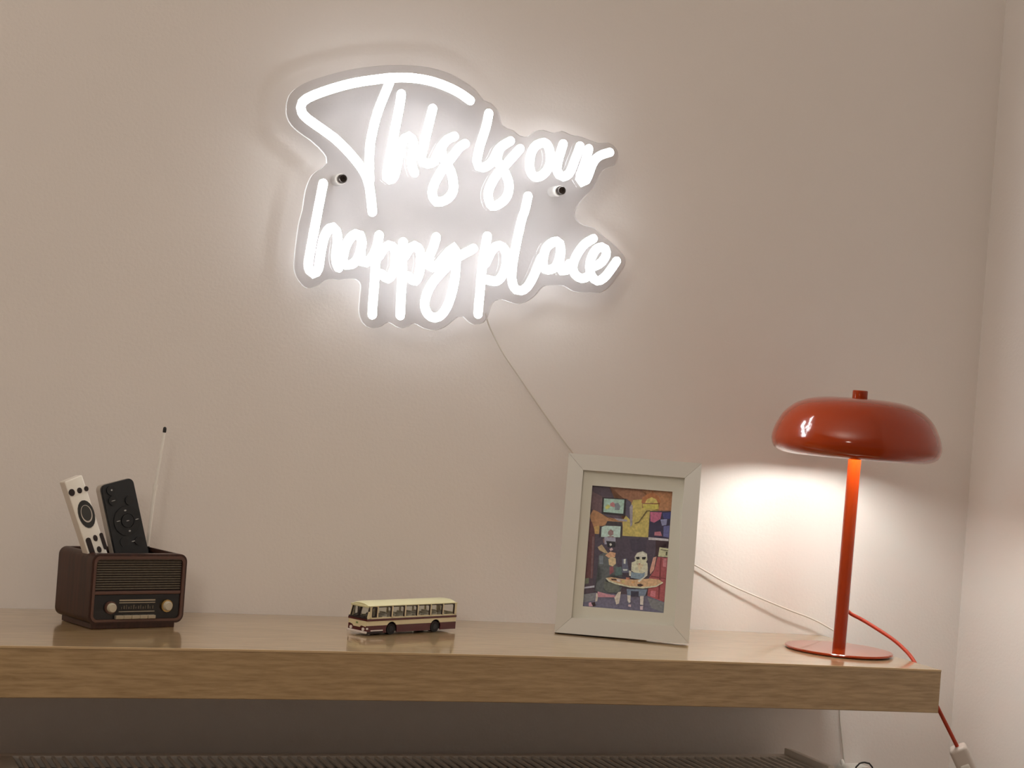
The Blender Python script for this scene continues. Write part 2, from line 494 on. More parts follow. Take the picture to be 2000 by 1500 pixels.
XY = lambda x, y: Vector((x, y, 0))
STROKES = [
    [(-0.5422,0.604),(-0.5569,0.6114),(-0.5738,0.6168),(-0.593,0.6204),(-0.6119,0.6212),(-0.6268,0.6201),(-0.6428,0.6176),(-0.6609,0.6132),(-0.679,0.6083),(-0.6968,0.6021),(-0.7144,0.5947),(-0.7295,0.5873),(-0.7387,0.5817),(-0.7432,0.5771),(-0.7445,0.5711),(-0.7426,0.5655),(-0.7371,0.5603),(-0.727,0.5545),(-0.7144,0.5478),(-0.7017,0.5405),(-0.6914,0.5329),(-0.681,0.5241),(-0.6717,0.5151),(-0.6636,0.5054),(-0.6585,0.4954),(-0.6552,0.4845),(-0.6509,0.4619)],
    [(-0.6423,0.612),(-0.6463,0.5996),(-0.6513,0.5848),(-0.6551,0.5702),(-0.6577,0.5557),(-0.6595,0.5401),(-0.6594,0.5248),(-0.6584,0.5107),(-0.657,0.4967)],
    [(-0.6268,0.601),(-0.6278,0.5883),(-0.6302,0.5688),(-0.6329,0.5461),(-0.6351,0.5255),(-0.6369,0.5093),(-0.6365,0.503),(-0.6327,0.501),(-0.6278,0.506),(-0.6246,0.5267),(-0.6219,0.542),(-0.6187,0.5507),(-0.6138,0.5536),(-0.6094,0.5507),(-0.6074,0.5436),(-0.6082,0.5318),(-0.6075,0.5211),(-0.6038,0.5124)],
    [(-0.5875,0.5889),(-0.5905,0.5725),(-0.5934,0.5549),(-0.5958,0.5396),(-0.5968,0.5309),(-0.5947,0.5256),(-0.5878,0.5246),(-0.5807,0.5282),(-0.5774,0.5363),(-0.5731,0.5465)],
    [(-0.5585,0.5599),(-0.5664,0.5554),(-0.572,0.5477),(-0.5726,0.5401),(-0.5678,0.5299),(-0.5601,0.5199),(-0.5557,0.5074),(-0.5548,0.4967),(-0.5598,0.4875),(-0.568,0.4824),(-0.5748,0.4817),(-0.5799,0.4887),(-0.5802,0.4962),(-0.5772,0.5051),(-0.5714,0.5176),(-0.5653,0.5269),(-0.5581,0.5374),(-0.5509,0.548),(-0.5444,0.5528)],
    [(-0.518,0.5917),(-0.5196,0.5784),(-0.523,0.5639),(-0.5257,0.5536),(-0.5275,0.5433),(-0.5281,0.5342),(-0.5258,0.5284),(-0.5198,0.5276),(-0.5127,0.5319),(-0.5068,0.5396),(-0.5033,0.5491),(-0.4964,0.5569),(-0.4882,0.5627)],
    [(-0.5012,0.5503),(-0.5033,0.542),(-0.4999,0.5333),(-0.4916,0.5241),(-0.4864,0.5136),(-0.4856,0.5035),(-0.4891,0.494),(-0.4972,0.4866),(-0.505,0.4838),(-0.5093,0.4899),(-0.511,0.4998),(-0.5068,0.5124),(-0.5002,0.5242),(-0.4943,0.5309),(-0.4874,0.5397),(-0.4795,0.5497),(-0.4754,0.5549)],
    [(-0.4458,0.5658),(-0.4549,0.5618),(-0.4603,0.5526),(-0.4618,0.5417),(-0.4602,0.5305),(-0.4548,0.5241),(-0.4476,0.525),(-0.4408,0.5306),(-0.4364,0.5392),(-0.4357,0.5487),(-0.438,0.5585),(-0.4421,0.5646),(-0.4458,0.5658)],
    [(-0.4208,0.5669),(-0.4233,0.5568),(-0.4257,0.5458),(-0.4263,0.5363),(-0.4233,0.5298),(-0.4173,0.5279),(-0.4103,0.5326),(-0.4066,0.5411),(-0.4037,0.5509),(-0.4008,0.5594),(-0.3988,0.5667)],
    [(-0.3874,0.5649),(-0.3898,0.5518),(-0.3938,0.5378),(-0.396,0.5281),(-0.393,0.5235),(-0.3878,0.527),(-0.3842,0.5368),(-0.3813,0.5467),(-0.3767,0.5545),(-0.3697,0.5597),(-0.3597,0.5637)],
    [(-0.7117,0.4881),(-0.7145,0.4652),(-0.7174,0.4405),(-0.7203,0.415),(-0.7219,0.3961),(-0.7201,0.3879),(-0.7148,0.3843),(-0.7099,0.3907),(-0.7085,0.4067),(-0.7065,0.4238),(-0.7025,0.435),(-0.697,0.44),(-0.6916,0.4356),(-0.6894,0.4227),(-0.6899,0.4104),(-0.6891,0.4011),(-0.6859,0.3943)],
    [(-0.6615,0.4291),(-0.6634,0.4341),(-0.6683,0.4349),(-0.6739,0.4308),(-0.6786,0.4218),(-0.6812,0.4112),(-0.6815,0.4027),(-0.6772,0.3979),(-0.6714,0.3994),(-0.665,0.4052),(-0.6615,0.4159),(-0.6605,0.4292),(-0.6609,0.4131),(-0.659,0.4039),(-0.6531,0.4033),(-0.6468,0.4107),(-0.6423,0.4225)],
    [(-0.6407,0.436),(-0.6421,0.4201),(-0.6425,0.4035),(-0.6421,0.387),(-0.6421,0.3704),(-0.6422,0.3555),(-0.6418,0.344)],
    [(-0.6389,0.4121),(-0.6336,0.4222),(-0.6278,0.4258),(-0.6214,0.4221),(-0.6187,0.4099),(-0.6199,0.3973),(-0.6256,0.387),(-0.6347,0.3918)],
    [(-0.6112,0.4308),(-0.6108,0.4148),(-0.6099,0.3982),(-0.609,0.3816),(-0.6088,0.365),(-0.608,0.346)],
    [(-0.6077,0.4151),(-0.6024,0.4248),(-0.5965,0.4285),(-0.5904,0.4234),(-0.5878,0.4119),(-0.5884,0.3985),(-0.5928,0.3872),(-0.6024,0.3922)],
    [(-0.5715,0.4405),(-0.5734,0.4309),(-0.578,0.4162),(-0.5763,0.4063),(-0.5692,0.4061),(-0.5603,0.417),(-0.5531,0.4265),(-0.549,0.4314),(-0.5454,0.426),(-0.5444,0.4126),(-0.5444,0.3958),(-0.5466,0.3787),(-0.5507,0.3632),(-0.5569,0.3518),(-0.5654,0.3467),(-0.5745,0.3503),(-0.5793,0.3608),(-0.5773,0.3744),(-0.5713,0.3875),(-0.5624,0.3992),(-0.5518,0.4111),(-0.5402,0.4214),(-0.5282,0.4289),(-0.5244,0.4317)],
    [(-0.5083,0.4478),(-0.5105,0.4283),(-0.5116,0.4104),(-0.512,0.3971),(-0.5121,0.3793),(-0.5126,0.366),(-0.5124,0.3555)],
    [(-0.5076,0.4161),(-0.5004,0.4328),(-0.4924,0.4385),(-0.4843,0.4334),(-0.4818,0.4203),(-0.4845,0.4058),(-0.4918,0.3964),(-0.5051,0.3968)],
    [(-0.4607,0.5001),(-0.4634,0.4828),(-0.4663,0.4727),(-0.4693,0.4545),(-0.4717,0.4364),(-0.4736,0.4184),(-0.4736,0.405),(-0.4716,0.3945),(-0.4668,0.3879),(-0.4605,0.3876),(-0.4532,0.3925),(-0.4465,0.4048),(-0.4418,0.4178),(-0.4379,0.4289)],
    [(-0.4136,0.4397),(-0.4153,0.448),(-0.4198,0.4507),(-0.4272,0.4469),(-0.4327,0.4405),(-0.4348,0.4311),(-0.4351,0.422),(-0.4318,0.4157),(-0.4247,0.4161),(-0.4181,0.4209),(-0.4146,0.4304),(-0.4131,0.4424),(-0.4137,0.4279),(-0.4137,0.42),(-0.4098,0.4158),(-0.405,0.4169),(-0.4014,0.4251)],
    [(-0.3726,0.4582),(-0.3828,0.4512),(-0.3899,0.4413),(-0.3947,0.431),(-0.3964,0.421),(-0.3925,0.4128),(-0.3836,0.4091),(-0.376,0.4123)],
    [(-0.3735,0.4257),(-0.3671,0.4256),(-0.3589,0.4317),(-0.3542,0.4401),(-0.3555,0.4472),(-0.3611,0.4492),(-0.368,0.4454),(-0.3729,0.4356),(-0.3745,0.4243),(-0.3711,0.4134),(-0.3635,0.408),(-0.3551,0.4122),(-0.3473,0.4222),(-0.3399,0.4341)],
]
PLATE_OUTLINE = [(-0.759,0.5678),(-0.759,0.576),(-0.7567,0.5844),(-0.7507,0.5922),(-0.737,0.6021),(-0.7195,0.6102),(-0.6959,0.6197),(-0.672,0.6269),(-0.6477,0.6324),(-0.6231,0.6359),(-0.598,0.6371),(-0.5725,0.6344),(-0.5529,0.6279),(-0.5396,0.6217),(-0.5328,0.6171),(-0.5285,0.6128),(-0.523,0.6075),(-0.5137,0.605),(-0.5054,0.5987),(-0.5008,0.5895),(-0.4975,0.5814),(-0.4907,0.578),(-0.4828,0.5765),(-0.4745,0.5713),(-0.464,0.5713),(-0.4554,0.5785),(-0.4451,0.5815),(-0.4317,0.5794),(-0.4213,0.5831),(-0.4077,0.5798),(-0.3942,0.5789),(-0.3736,0.5744),(-0.3589,0.5761),(-0.3489,0.5705),(-0.345,0.5622),(-0.3486,0.5506),(-0.3629,0.5428),(-0.3688,0.5322),(-0.3745,0.5192),(-0.3856,0.5068),(-0.394,0.4948),(-0.3962,0.4884),(-0.3927,0.4789),(-0.3829,0.4737),(-0.3692,0.4713),(-0.3563,0.4627),(-0.3435,0.4552),(-0.3347,0.4486),(-0.3258,0.4394),(-0.3257,0.4307),(-0.3334,0.4163),(-0.3445,0.4016),(-0.3561,0.3943),(-0.3696,0.3938),(-0.379,0.3929),(-0.3911,0.3937),(-0.4036,0.3988),(-0.4182,0.3981),(-0.4299,0.3952),(-0.4384,0.3847),(-0.4482,0.3765),(-0.4597,0.3718),(-0.4703,0.3733),(-0.4809,0.3755),(-0.4898,0.3729),(-0.4944,0.3652),(-0.4974,0.354),(-0.502,0.3463),(-0.5134,0.343),(-0.5213,0.346),(-0.5282,0.3514),(-0.5345,0.3503),(-0.5429,0.343),(-0.5501,0.337),(-0.5612,0.3325),(-0.5752,0.3337),(-0.5882,0.3387),(-0.5948,0.3339),(-0.6021,0.3316),(-0.6104,0.3333),(-0.6195,0.3373),(-0.6272,0.3319),(-0.6362,0.3288),(-0.6456,0.3304),(-0.6503,0.3342),(-0.6555,0.3456),(-0.656,0.3634),(-0.6561,0.3776),(-0.6628,0.3835),(-0.675,0.3824),(-0.6822,0.3806),(-0.6895,0.3811),(-0.6979,0.3792),(-0.7082,0.3712),(-0.7189,0.3679),(-0.7277,0.3736),(-0.7345,0.3835),(-0.7368,0.3973),(-0.735,0.4361),(-0.7317,0.4564),(-0.7294,0.48),(-0.7229,0.4977),(-0.7138,0.5052),(-0.7071,0.5124),(-0.7082,0.5193),(-0.7155,0.5273),(-0.7283,0.5364),(-0.7409,0.5431),(-0.7516,0.5506),(-0.7577,0.5598)]
ART = [
    ((0.135,0.088,0.148),[(0.0,1.0),(1.0,1.0),(1.0,0.0),(0.0,0.0)]),
    ((0.467,0.193,0.1),[(0.222,0.995),(0.999,1.0),(0.995,0.831),(0.732,0.814),(0.507,0.598),(0.409,0.76),(0.402,0.911)]),
    ((0.672,0.277,0.1),[(0.62,0.984),(0.994,0.995),(0.997,0.84),(0.832,0.838),(0.855,0.915)]),
    ((0.78,0.621,0.137),[(0.413,0.727),(0.474,0.806),(0.52,0.902),(0.629,0.913),(0.638,0.842),(0.837,0.855),(0.732,0.814),(0.732,0.605),(0.423,0.597)]),
    ((0.631,0.29,0.118),[(0.006,0.743),(0.046,0.804),(0.148,0.769),(0.203,0.747),(0.419,0.727),(0.411,0.693),(0.136,0.667),(0.138,0.6),(0.087,0.597),(0.06,0.654)]),
    ((0.78,0.464,0.137),[(0.066,0.654),(0.122,0.674),(0.137,0.658),(0.131,0.604),(0.086,0.601)]),
    ((0.22,0.118,0.159),[(0.007,0.945),(0.142,0.912),(0.147,0.777),(0.014,0.802)]),
    ((0.672,0.215,0.044),[(0.62,0.883),(0.633,0.93),(0.688,0.959),(0.738,0.971),(0.747,1.0),(0.764,0.972),(0.825,0.947),(0.857,0.902),(0.832,0.892),(0.796,0.924),(0.742,0.937),(0.687,0.917),(0.665,0.886)]),
    ((0.9,0.732,0.159),[(0.665,0.886),(0.687,0.917),(0.742,0.937),(0.796,0.924),(0.826,0.892)]),
    ((0.826,0.709,0.091),[(0.64,0.876),(0.833,0.884),(0.838,0.846),(0.652,0.834)]),
    ((0.12,0.102,0.195),[(0.435,0.907),(0.496,0.884),(0.523,0.725),(0.439,0.775)]),
    ((0.029,0.021,0.035),[(0.143,0.905),(0.435,0.907),(0.44,0.766),(0.148,0.769)]),
    ((0.518,0.805,0.752),[(0.164,0.896),(0.413,0.899),(0.412,0.783),(0.169,0.785)]),
    ((0.826,0.855,0.207),[(0.183,0.826),(0.215,0.849),(0.249,0.838),(0.239,0.821),(0.202,0.806)]),
    ((0.758,0.251,0.311),[(0.241,0.855),(0.271,0.873),(0.312,0.855),(0.296,0.829),(0.249,0.838)]),
    ((0.291,0.363,0.461),[(0.298,0.862),(0.342,0.869),(0.372,0.842),(0.363,0.812),(0.305,0.808)]),
    ((0.483,0.446,0.572),[(0.482,0.84),(0.505,0.867),(0.52,0.851),(0.533,0.701),(0.51,0.678)]),
    ((0.483,0.446,0.572),[(0.307,0.741),(0.463,0.738),(0.465,0.722),(0.362,0.721)]),
    ((0.266,0.193,0.056),[(0.557,0.715),(0.606,0.731),(0.691,0.826),(0.736,0.829),(0.738,0.82),(0.702,0.817),(0.614,0.721),(0.561,0.707)]),
    ((0.105,0.075,0.137),[(0.086,0.601),(0.422,0.603),(0.732,0.607),(0.836,0.603),(0.872,0.206),(0.114,0.156)]),
    ((0.079,0.058,0.118),[(0.509,0.582),(0.727,0.592),(0.715,0.487),(0.554,0.484)]),
    ((0.199,0.052,0.072),[(0.0,0.717),(0.041,0.694),(0.075,0.638),(0.089,0.58),(0.103,0.239),(0.001,0.232)]),
    ((0.284,0.143,0.182),[(0.057,0.578),(0.083,0.579),(0.096,0.238),(0.077,0.237)]),
    ((0.042,0.029,0.113),[(0.734,0.821),(0.994,0.835),(0.99,0.605),(0.738,0.609)]),
    ((0.693,0.118,0.311),[(0.738,0.815),(0.88,0.82),(0.867,0.764),(0.794,0.73),(0.748,0.74)]),
    ((0.042,0.052,0.328),[(0.887,0.816),(0.989,0.827),(0.989,0.772),(0.905,0.771)]),
    ((0.344,0.363,0.724),[(0.868,0.76),(0.951,0.769),(0.944,0.719),(0.893,0.711)]),
    ((0.152,0.162,0.526),[(0.913,0.708),(0.986,0.717),(0.985,0.617),(0.917,0.625)]),
    ((0.631,0.193,0.311),[(0.81,0.656),(0.88,0.664),(0.903,0.628),(0.807,0.626)]),
    ((0.78,0.756,0.9),[(0.738,0.609),(0.983,0.608),(0.985,0.59),(0.741,0.588)]),
    ((0.065,0.05,0.072),[(0.14,0.663),(0.212,0.68),(0.227,0.713),(0.408,0.714),(0.412,0.584),(0.144,0.579)]),
    ((0.651,0.9,0.9),[(0.163,0.66),(0.2,0.674),(0.393,0.679),(0.395,0.589),(0.164,0.58)]),
    ((0.403,0.239,0.264),[(0.245,0.628),(0.274,0.648),(0.308,0.636),(0.312,0.607),(0.275,0.592),(0.247,0.607)]),
    ((0.373,0.215,0.235),[(0.188,0.565),(0.25,0.59),(0.314,0.594),(0.353,0.542),(0.271,0.525),(0.199,0.533)]),
    ((0.073,0.027,0.05),[(0.831,0.59),(0.998,0.588),(0.992,0.538),(0.876,0.539),(0.873,0.455),(0.841,0.453)]),
    ((0.803,0.805,0.526),[(0.883,0.535),(0.996,0.53),(0.995,0.459),(0.873,0.459)]),
    ((0.152,0.134,0.091),[(0.898,0.519),(0.995,0.515),(0.994,0.509),(0.898,0.513)]),
    ((0.152,0.134,0.091),[(0.964,0.503),(0.983,0.502),(0.982,0.473),(0.962,0.473)]),
    ((0.573,0.081,0.118),[(0.867,0.455),(0.99,0.454),(0.988,0.094),(0.78,0.126),(0.785,0.283),(0.841,0.349)]),
    ((0.317,0.031,0.056),[(0.9,0.449),(0.919,0.45),(0.928,0.115),(0.909,0.118)]),
    ((0.317,0.031,0.056),[(0.803,0.301),(0.984,0.288),(0.984,0.278),(0.804,0.289)]),
    ((0.849,0.264,0.345),[(0.939,0.447),(0.977,0.447),(0.979,0.379),(0.94,0.38)]),
    ((0.849,0.204,0.311),[(0.818,0.178),(0.876,0.177),(0.875,0.128),(0.81,0.136)]),
    ((0.9,0.446,0.363),[(0.816,0.447),(0.855,0.458),(0.835,0.349),(0.795,0.309),(0.785,0.341)]),
    ((0.21,0.193,0.345),[(0.0,0.103),(0.15,0.126),(0.779,0.134),(0.992,0.094),(0.993,0.004),(0.001,0.002)]),
    ((0.303,0.318,0.401),[(0.0,0.103),(0.144,0.123),(0.146,0.063),(0.001,0.037)]),
    ((0.291,0.304,0.363),[(0.78,0.121),(0.989,0.09),(0.993,0.008),(0.835,0.039)]),
    ((0.651,0.664,0.9),[(0.004,0.162),(0.13,0.182),(0.132,0.166),(0.005,0.149)]),
    ((0.242,0.264,0.195),[(0.013,0.233),(0.057,0.24),(0.057,0.194),(0.013,0.187)]),
    ((0.152,0.172,0.207),[(0.24,0.468),(0.155,0.429),(0.152,0.354),(0.236,0.305),(0.218,0.246),(0.158,0.209),(0.142,0.138),(0.234,0.127),(0.438,0.136),(0.464,0.188),(0.271,0.233),(0.268,0.254),(0.46,0.266),(0.454,0.311),(0.377,0.36),(0.362,0.422)]),
    ((0.266,0.318,0.42),[(0.162,0.426),(0.206,0.429),(0.216,0.358),(0.17,0.36)]),
    ((0.672,0.482,0.279),[(0.133,0.495),(0.181,0.519),(0.225,0.484),(0.268,0.449),(0.229,0.451),(0.155,0.471)]),
    ((0.467,0.464,0.671),[(0.205,0.583),(0.341,0.584),(0.347,0.538),(0.213,0.521)]),
    ((0.024,0.021,0.042),[(0.229,0.551),(0.345,0.55),(0.344,0.508),(0.255,0.501)]),
    ((0.9,0.9,0.9),[(0.271,0.529),(0.292,0.536),(0.305,0.521),(0.283,0.511)]),
    ((0.9,0.599,0.698),[(0.276,0.487),(0.307,0.5),(0.323,0.482),(0.291,0.471)]),
    ((0.9,0.482,0.279),[(0.231,0.434),(0.292,0.467),(0.357,0.459),(0.352,0.425),(0.273,0.416)]),
    ((0.9,0.686,0.401),[(0.274,0.404),(0.31,0.427),(0.363,0.414),(0.369,0.372),(0.333,0.347),(0.287,0.359)]),
    ((0.403,0.102,0.148),[(0.295,0.343),(0.339,0.35),(0.352,0.305),(0.304,0.277)]),
    ((0.135,0.239,0.264),[(0.373,0.339),(0.436,0.352),(0.457,0.287),(0.369,0.273)]),
    ((0.189,0.215,0.207),[(0.247,0.223),(0.43,0.198),(0.436,0.153),(0.31,0.132),(0.248,0.165)]),
    ((0.9,0.805,0.752),[(0.157,0.122),(0.186,0.12),(0.179,0.057),(0.154,0.051)]),
    ((0.9,0.805,0.752),[(0.382,0.099),(0.424,0.144),(0.457,0.15),(0.444,0.054),(0.412,0.043)]),
    ((0.78,0.318,0.461),[(0.175,0.136),(0.286,0.122),(0.389,0.116),(0.392,0.1),(0.181,0.09)]),
    ((0.9,0.464,0.671),[(0.078,0.038),(0.103,0.044),(0.133,0.013),(0.082,0.01)]),
    ((0.053,0.021,0.035),[(0.107,0.04),(0.151,0.049),(0.166,0.019),(0.133,0.012)]),
    ((0.17,0.182,0.328),[(0.441,0.415),(0.498,0.422),(0.538,0.309),(0.449,0.303)]),
    ((0.849,0.9,0.9),[(0.46,0.414),(0.485,0.418),(0.485,0.378),(0.463,0.379)]),
    ((0.758,0.855,0.9),[(0.458,0.333),(0.516,0.336),(0.514,0.323),(0.466,0.32)]),
    ((0.518,0.5,0.461),[(0.586,0.436),(0.613,0.474),(0.682,0.493),(0.736,0.475),(0.751,0.426),(0.72,0.395),(0.611,0.388)]),
    ((0.9,0.9,0.838),[(0.598,0.446),(0.626,0.475),(0.683,0.487),(0.733,0.471),(0.74,0.442),(0.6,0.429)]),
    ((0.9,0.9,0.671),[(0.603,0.43),(0.737,0.439),(0.736,0.396),(0.678,0.368),(0.618,0.389)]),
    ((0.024,0.018,0.03),[(0.603,0.441),(0.649,0.444),(0.652,0.423),(0.617,0.42)]),
    ((0.024,0.018,0.03),[(0.678,0.443),(0.727,0.448),(0.722,0.426),(0.685,0.424)]),
    ((0.9,0.78,0.549),[(0.619,0.38),(0.715,0.387),(0.695,0.335),(0.658,0.325)]),
    ((0.78,0.143,0.148),[(0.637,0.388),(0.67,0.39),(0.658,0.38)]),
    ((0.9,0.9,0.724),[(0.559,0.393),(0.609,0.409),(0.634,0.365),(0.662,0.323),(0.698,0.369),(0.718,0.408),(0.752,0.397),(0.762,0.34),(0.698,0.311),(0.609,0.309),(0.561,0.327)]),
    ((0.291,0.429,0.621),[(0.563,0.314),(0.698,0.311),(0.729,0.321),(0.733,0.288),(0.679,0.26),(0.562,0.269)]),
    ((0.9,0.559,0.311),[(0.256,0.249),(0.319,0.261),(0.455,0.253),(0.616,0.256),(0.806,0.276),(0.915,0.271),(0.957,0.249),(0.877,0.215),(0.72,0.192),(0.559,0.194),(0.397,0.208),(0.298,0.226)]),
    ((0.9,0.881,0.698),[(0.256,0.249),(0.298,0.222),(0.397,0.204),(0.56,0.189),(0.72,0.189),(0.878,0.211),(0.957,0.248),(0.949,0.257),(0.877,0.222),(0.719,0.202),(0.558,0.201),(0.402,0.217),(0.31,0.233),(0.278,0.25)]),
    ((0.9,0.9,0.838),[(0.728,0.329),(0.76,0.34),(0.761,0.298),(0.711,0.266),(0.669,0.238),(0.646,0.247),(0.727,0.288)]),
    ((0.9,0.9,0.838),[(0.533,0.325),(0.562,0.323),(0.561,0.281),(0.541,0.284)]),
    ((0.079,0.029,0.035),[(0.646,0.219),(0.683,0.227),(0.726,0.217),(0.687,0.201),(0.654,0.207)]),
    ((0.112,0.039,0.044),[(0.321,0.248),(0.385,0.249),(0.403,0.237),(0.338,0.235)]),
    ((0.9,0.709,0.279),[(0.451,0.236),(0.488,0.247),(0.498,0.227),(0.466,0.217)]),
    ((0.9,0.464,0.17),[(0.572,0.24),(0.613,0.247),(0.62,0.231),(0.581,0.223)]),
    ((0.758,0.239,0.137),[(0.504,0.269),(0.55,0.268),(0.545,0.251),(0.507,0.253)]),
    ((0.9,0.78,0.809),[(0.391,0.249),(0.436,0.252),(0.439,0.227),(0.4,0.229)]),
    ((0.231,0.318,0.526),[(0.523,0.175),(0.772,0.187),(0.753,0.132),(0.677,0.125),(0.574,0.127),(0.536,0.126)]),
    ((0.053,0.048,0.108),[(0.576,0.162),(0.672,0.164),(0.675,0.119),(0.581,0.121)]),
    ((0.9,0.83,0.838),[(0.536,0.126),(0.576,0.125),(0.581,0.071),(0.563,0.062),(0.545,0.081)]),
    ((0.9,0.83,0.838),[(0.69,0.128),(0.735,0.131),(0.737,0.057),(0.7,0.058)]),
    ((0.9,0.686,0.838),[(0.558,0.051),(0.59,0.053),(0.59,0.033),(0.557,0.035)]),
    ((0.9,0.686,0.838),[(0.7,0.044),(0.738,0.051),(0.736,0.018),(0.704,0.017)]),
]
NEON_CORD = [[-0.4977,-0.012,0.3577],[-0.4899,-0.006,0.3443],[-0.4704,-0.004,0.3152],[-0.4485,-0.004,0.2891],[-0.4118,-0.004,0.2465],[-0.3749,-0.004,0.2058],[-0.3378,-0.004,0.1685],[-0.271,-0.004,0.1118],[-0.2119,-0.004,0.0773],[-0.1887,-0.005,0.0667],[-0.1459,-0.006,0.0471],[-0.102,-0.008,0.0313],[-0.0577,-0.01,0.0166],[-0.0271,-0.01,0.0076],[-0.0038,-0.01,-0.0017],[0.02,-0.01,-0.015],[0.0291,-0.008,-0.0369],[0.0305,-0.006,-0.0736],[0.032,-0.004,-0.1123],[0.0366,-0.004,-0.1402],[0.0433,-0.004,-0.1733],[0.0451,-0.004,-0.1846]]

# ------------------------------------------------------------------ room shell
XR = 0.2063          # right-hand wall
structure('wall_back', box(-3.2, XR + 0.1, 0.0, 0.1, Z_FLOOR, Z_CEIL), 'wall')
structure('wall_right', box(XR, XR + 0.1, -4.2, 0.0, Z_FLOOR, Z_CEIL), 'wall')
structure('floor', box(-3.2, XR + 0.1, -4.2, 0.1, Z_FLOOR - 0.05, Z_FLOOR), 'floor')
structure('ceiling', box(-3.2, XR + 0.1, -4.2, 0.1, Z_CEIL, Z_CEIL + 0.05), 'ceiling')

# ------------------------------------------------------------------ floating shelf
SH_L, SH_D, SH_T = -1.75, 0.2703, 0.050
shelf = thing('floating_shelf', 'long thick oak veneer floating shelf across the wall carrying all the ornaments', 'shelf', (0, 0, 0))


def bent_board(x0, x1, y0, y1, dz0, dz1, bevel=0.0008, n=60):
    bm = bmesh.new()
    secs = []
    b = bevel
    prof = [(y0 + b, dz1), (y1, dz1), (y1, dz0), (y0 + b, dz0), (y0, dz0 + b), (y0, dz1 - b)]
    for i in range(n + 1):
        x = x0 + (x1 - x0) * i / n
        z = shelf_z(x)
        secs.append([bm.verts.new((x, y, z + dz)) for y, dz in prof])
    k = len(prof)
    for A, B in zip(secs[:-1], secs[1:]):
        for j in range(k):
            bm.faces.new((A[j], A[(j + 1) % k], B[(j + 1) % k], B[j]))
    bm.faces.new(secs[0])
    bm.faces.new(secs[-1][::-1])
    return bm


link_mesh('board', bent_board(SH_L, -0.0012, -SH_D, -0.0004, -SH_T, 0.0), 'oak', shelf)
link_mesh('end_band', bent_board(-0.0012, 0.0, -SH_D, -0.0004, -SH_T, 0.0, 0.0006, 1), 'oak', shelf)
link_mesh('edge_strip', bent_board(SH_L, 0.0, -SH_D - 0.0005, -SH_D + 0.0004, -0.0022, 0.0003, 0.0003), 'oak_band', shelf)

# ------------------------------------------------------------------ neon sign
YT, YP0, YP1 = -0.0268, -0.0165, -0.0212
sign = thing('neon_sign', 'lit white neon sign in script lettering on clear acrylic hung on the wall', 'sign', (0, 0, 0))
outline = [(p.x, p.y) for p in smooth_path([(x, z, 0) for x, z in PLATE_OUTLINE], 0.004, closed=True)]
bm = add_prism(bmesh.new(), outline, lambda x, z: Vector((x, YP0, z)), (0, YP1 - YP0, 0), 0, 1)
link_mesh('backing_plate', bm, ['acrylic', 'acrylic_edge'], sign)
for st in STROKES:
    path = smooth_path([(x, YT, z) for x, z in st], 0.0035)
    bm = add_sweep(bmesh.new(), path, 0.0054, 12)
    bmesh.ops.recalc_face_normals(bm, faces=bm.faces[:])
    for f in bm.faces:
        f.material_index = 0 if f.normal.y < -0.15 else 1
    link_mesh('light_tube', bm, ['neon', 'neon_side'], sign, smooth=60)
for sx, sz in ((-0.6895, 0.4960), (-0.4192, 0.5113)):
    s = link_mesh('standoff', add_cyl(bmesh.new(), (sx, -0.0003, sz), (sx, -0.0235, sz), 0.0064), 'white_plastic', sign, smooth=40)
    bm = add_lathe(bmesh.new(), [(0, 0.0065), (0.0017, 0.0065), (0.0019, 0.0080), (0.0042, 0.0080), (0.0052, 0.0068), (0.0052, 0.0), (0, 0.0)], 24)
    bmesh.ops.rotate(bm, verts=bm.verts, cent=(0, 0, 0), matrix=Matrix.Rotation(math.radians(90), 3, 'X'))
    bmesh.ops.translate(bm, verts=bm.verts, vec=(sx, -0.0232, sz))
    link_mesh('screw', bm, 'screw', s, smooth=40)
link_mesh('power_cord', add_sweep(bmesh.new(), smooth_path(NEON_CORD, 0.006), 0.00105, 8), 'white_cord', sign, smooth=60)

# ------------------------------------------------------------------ table lamp
LX, LY = -0.0650, -0.1500
lz = shelf_z(LX) + 0.0008
lamp = thing('table_lamp', 'glossy orange-red mushroom table lamp standing lit at the right end of the shelf', 'lamp', (LX, LY, lz), (0, math.radians(0.55), 0))
link_mesh('base', add_lathe(bmesh.new(), [(0, 0), (0.0633, 0), (0.0645, 0.0007), (0.0645, 0.0024), (0.0635, 0.0032), (0, 0.0032)], 96), 'lamp_red', lamp, smooth=35)
link_mesh('pole', add_lathe(bmesh.new(), [(0, 0.003), (0.0079, 0.003), (0.0079, 0.284), (0, 0.284)], 40), 'lamp_red', lamp, smooth=40)
SH0, K = 0.2325, 0.1015 / 163.0
outer = [(132, 0), (141, 1.8), (150, 5.2), (157, 10.5), (161, 17.5), (163, 27), (162.4, 34), (160, 44), (157, 53), (153, 61), (149.5, 68.5), (145, 76), (139, 83.5), (132, 90), (125, 96), (116, 101.3), (100, 107.8), (80, 112.6), (55, 115.2), (30, 116), (12, 116.2), (0.0, 116.2)]
inner = [(0.0, 113.0), (30, 113), (55, 112.2), (79, 109.7), (99, 105), (114, 98.8), (122.5, 93.6), (129.5, 87.8), (136.5, 81.4), (142.3, 74), (146.8, 66.8), (150.2, 59.5), (154, 52), (157, 43.5), (159.4, 34), (160, 27), (158, 18.5), (154.5, 12.5), (148.5, 8), (140.5, 4.6), (132, 2.5)]
shade = link_mesh('shade', add_lathe(bmesh.new(), [(r * K, SH0 + h * K) for r, h in outer] + [(132 * K, SH0 + 2.5 * K)], 96), 'lamp_red', lamp, smooth=60)
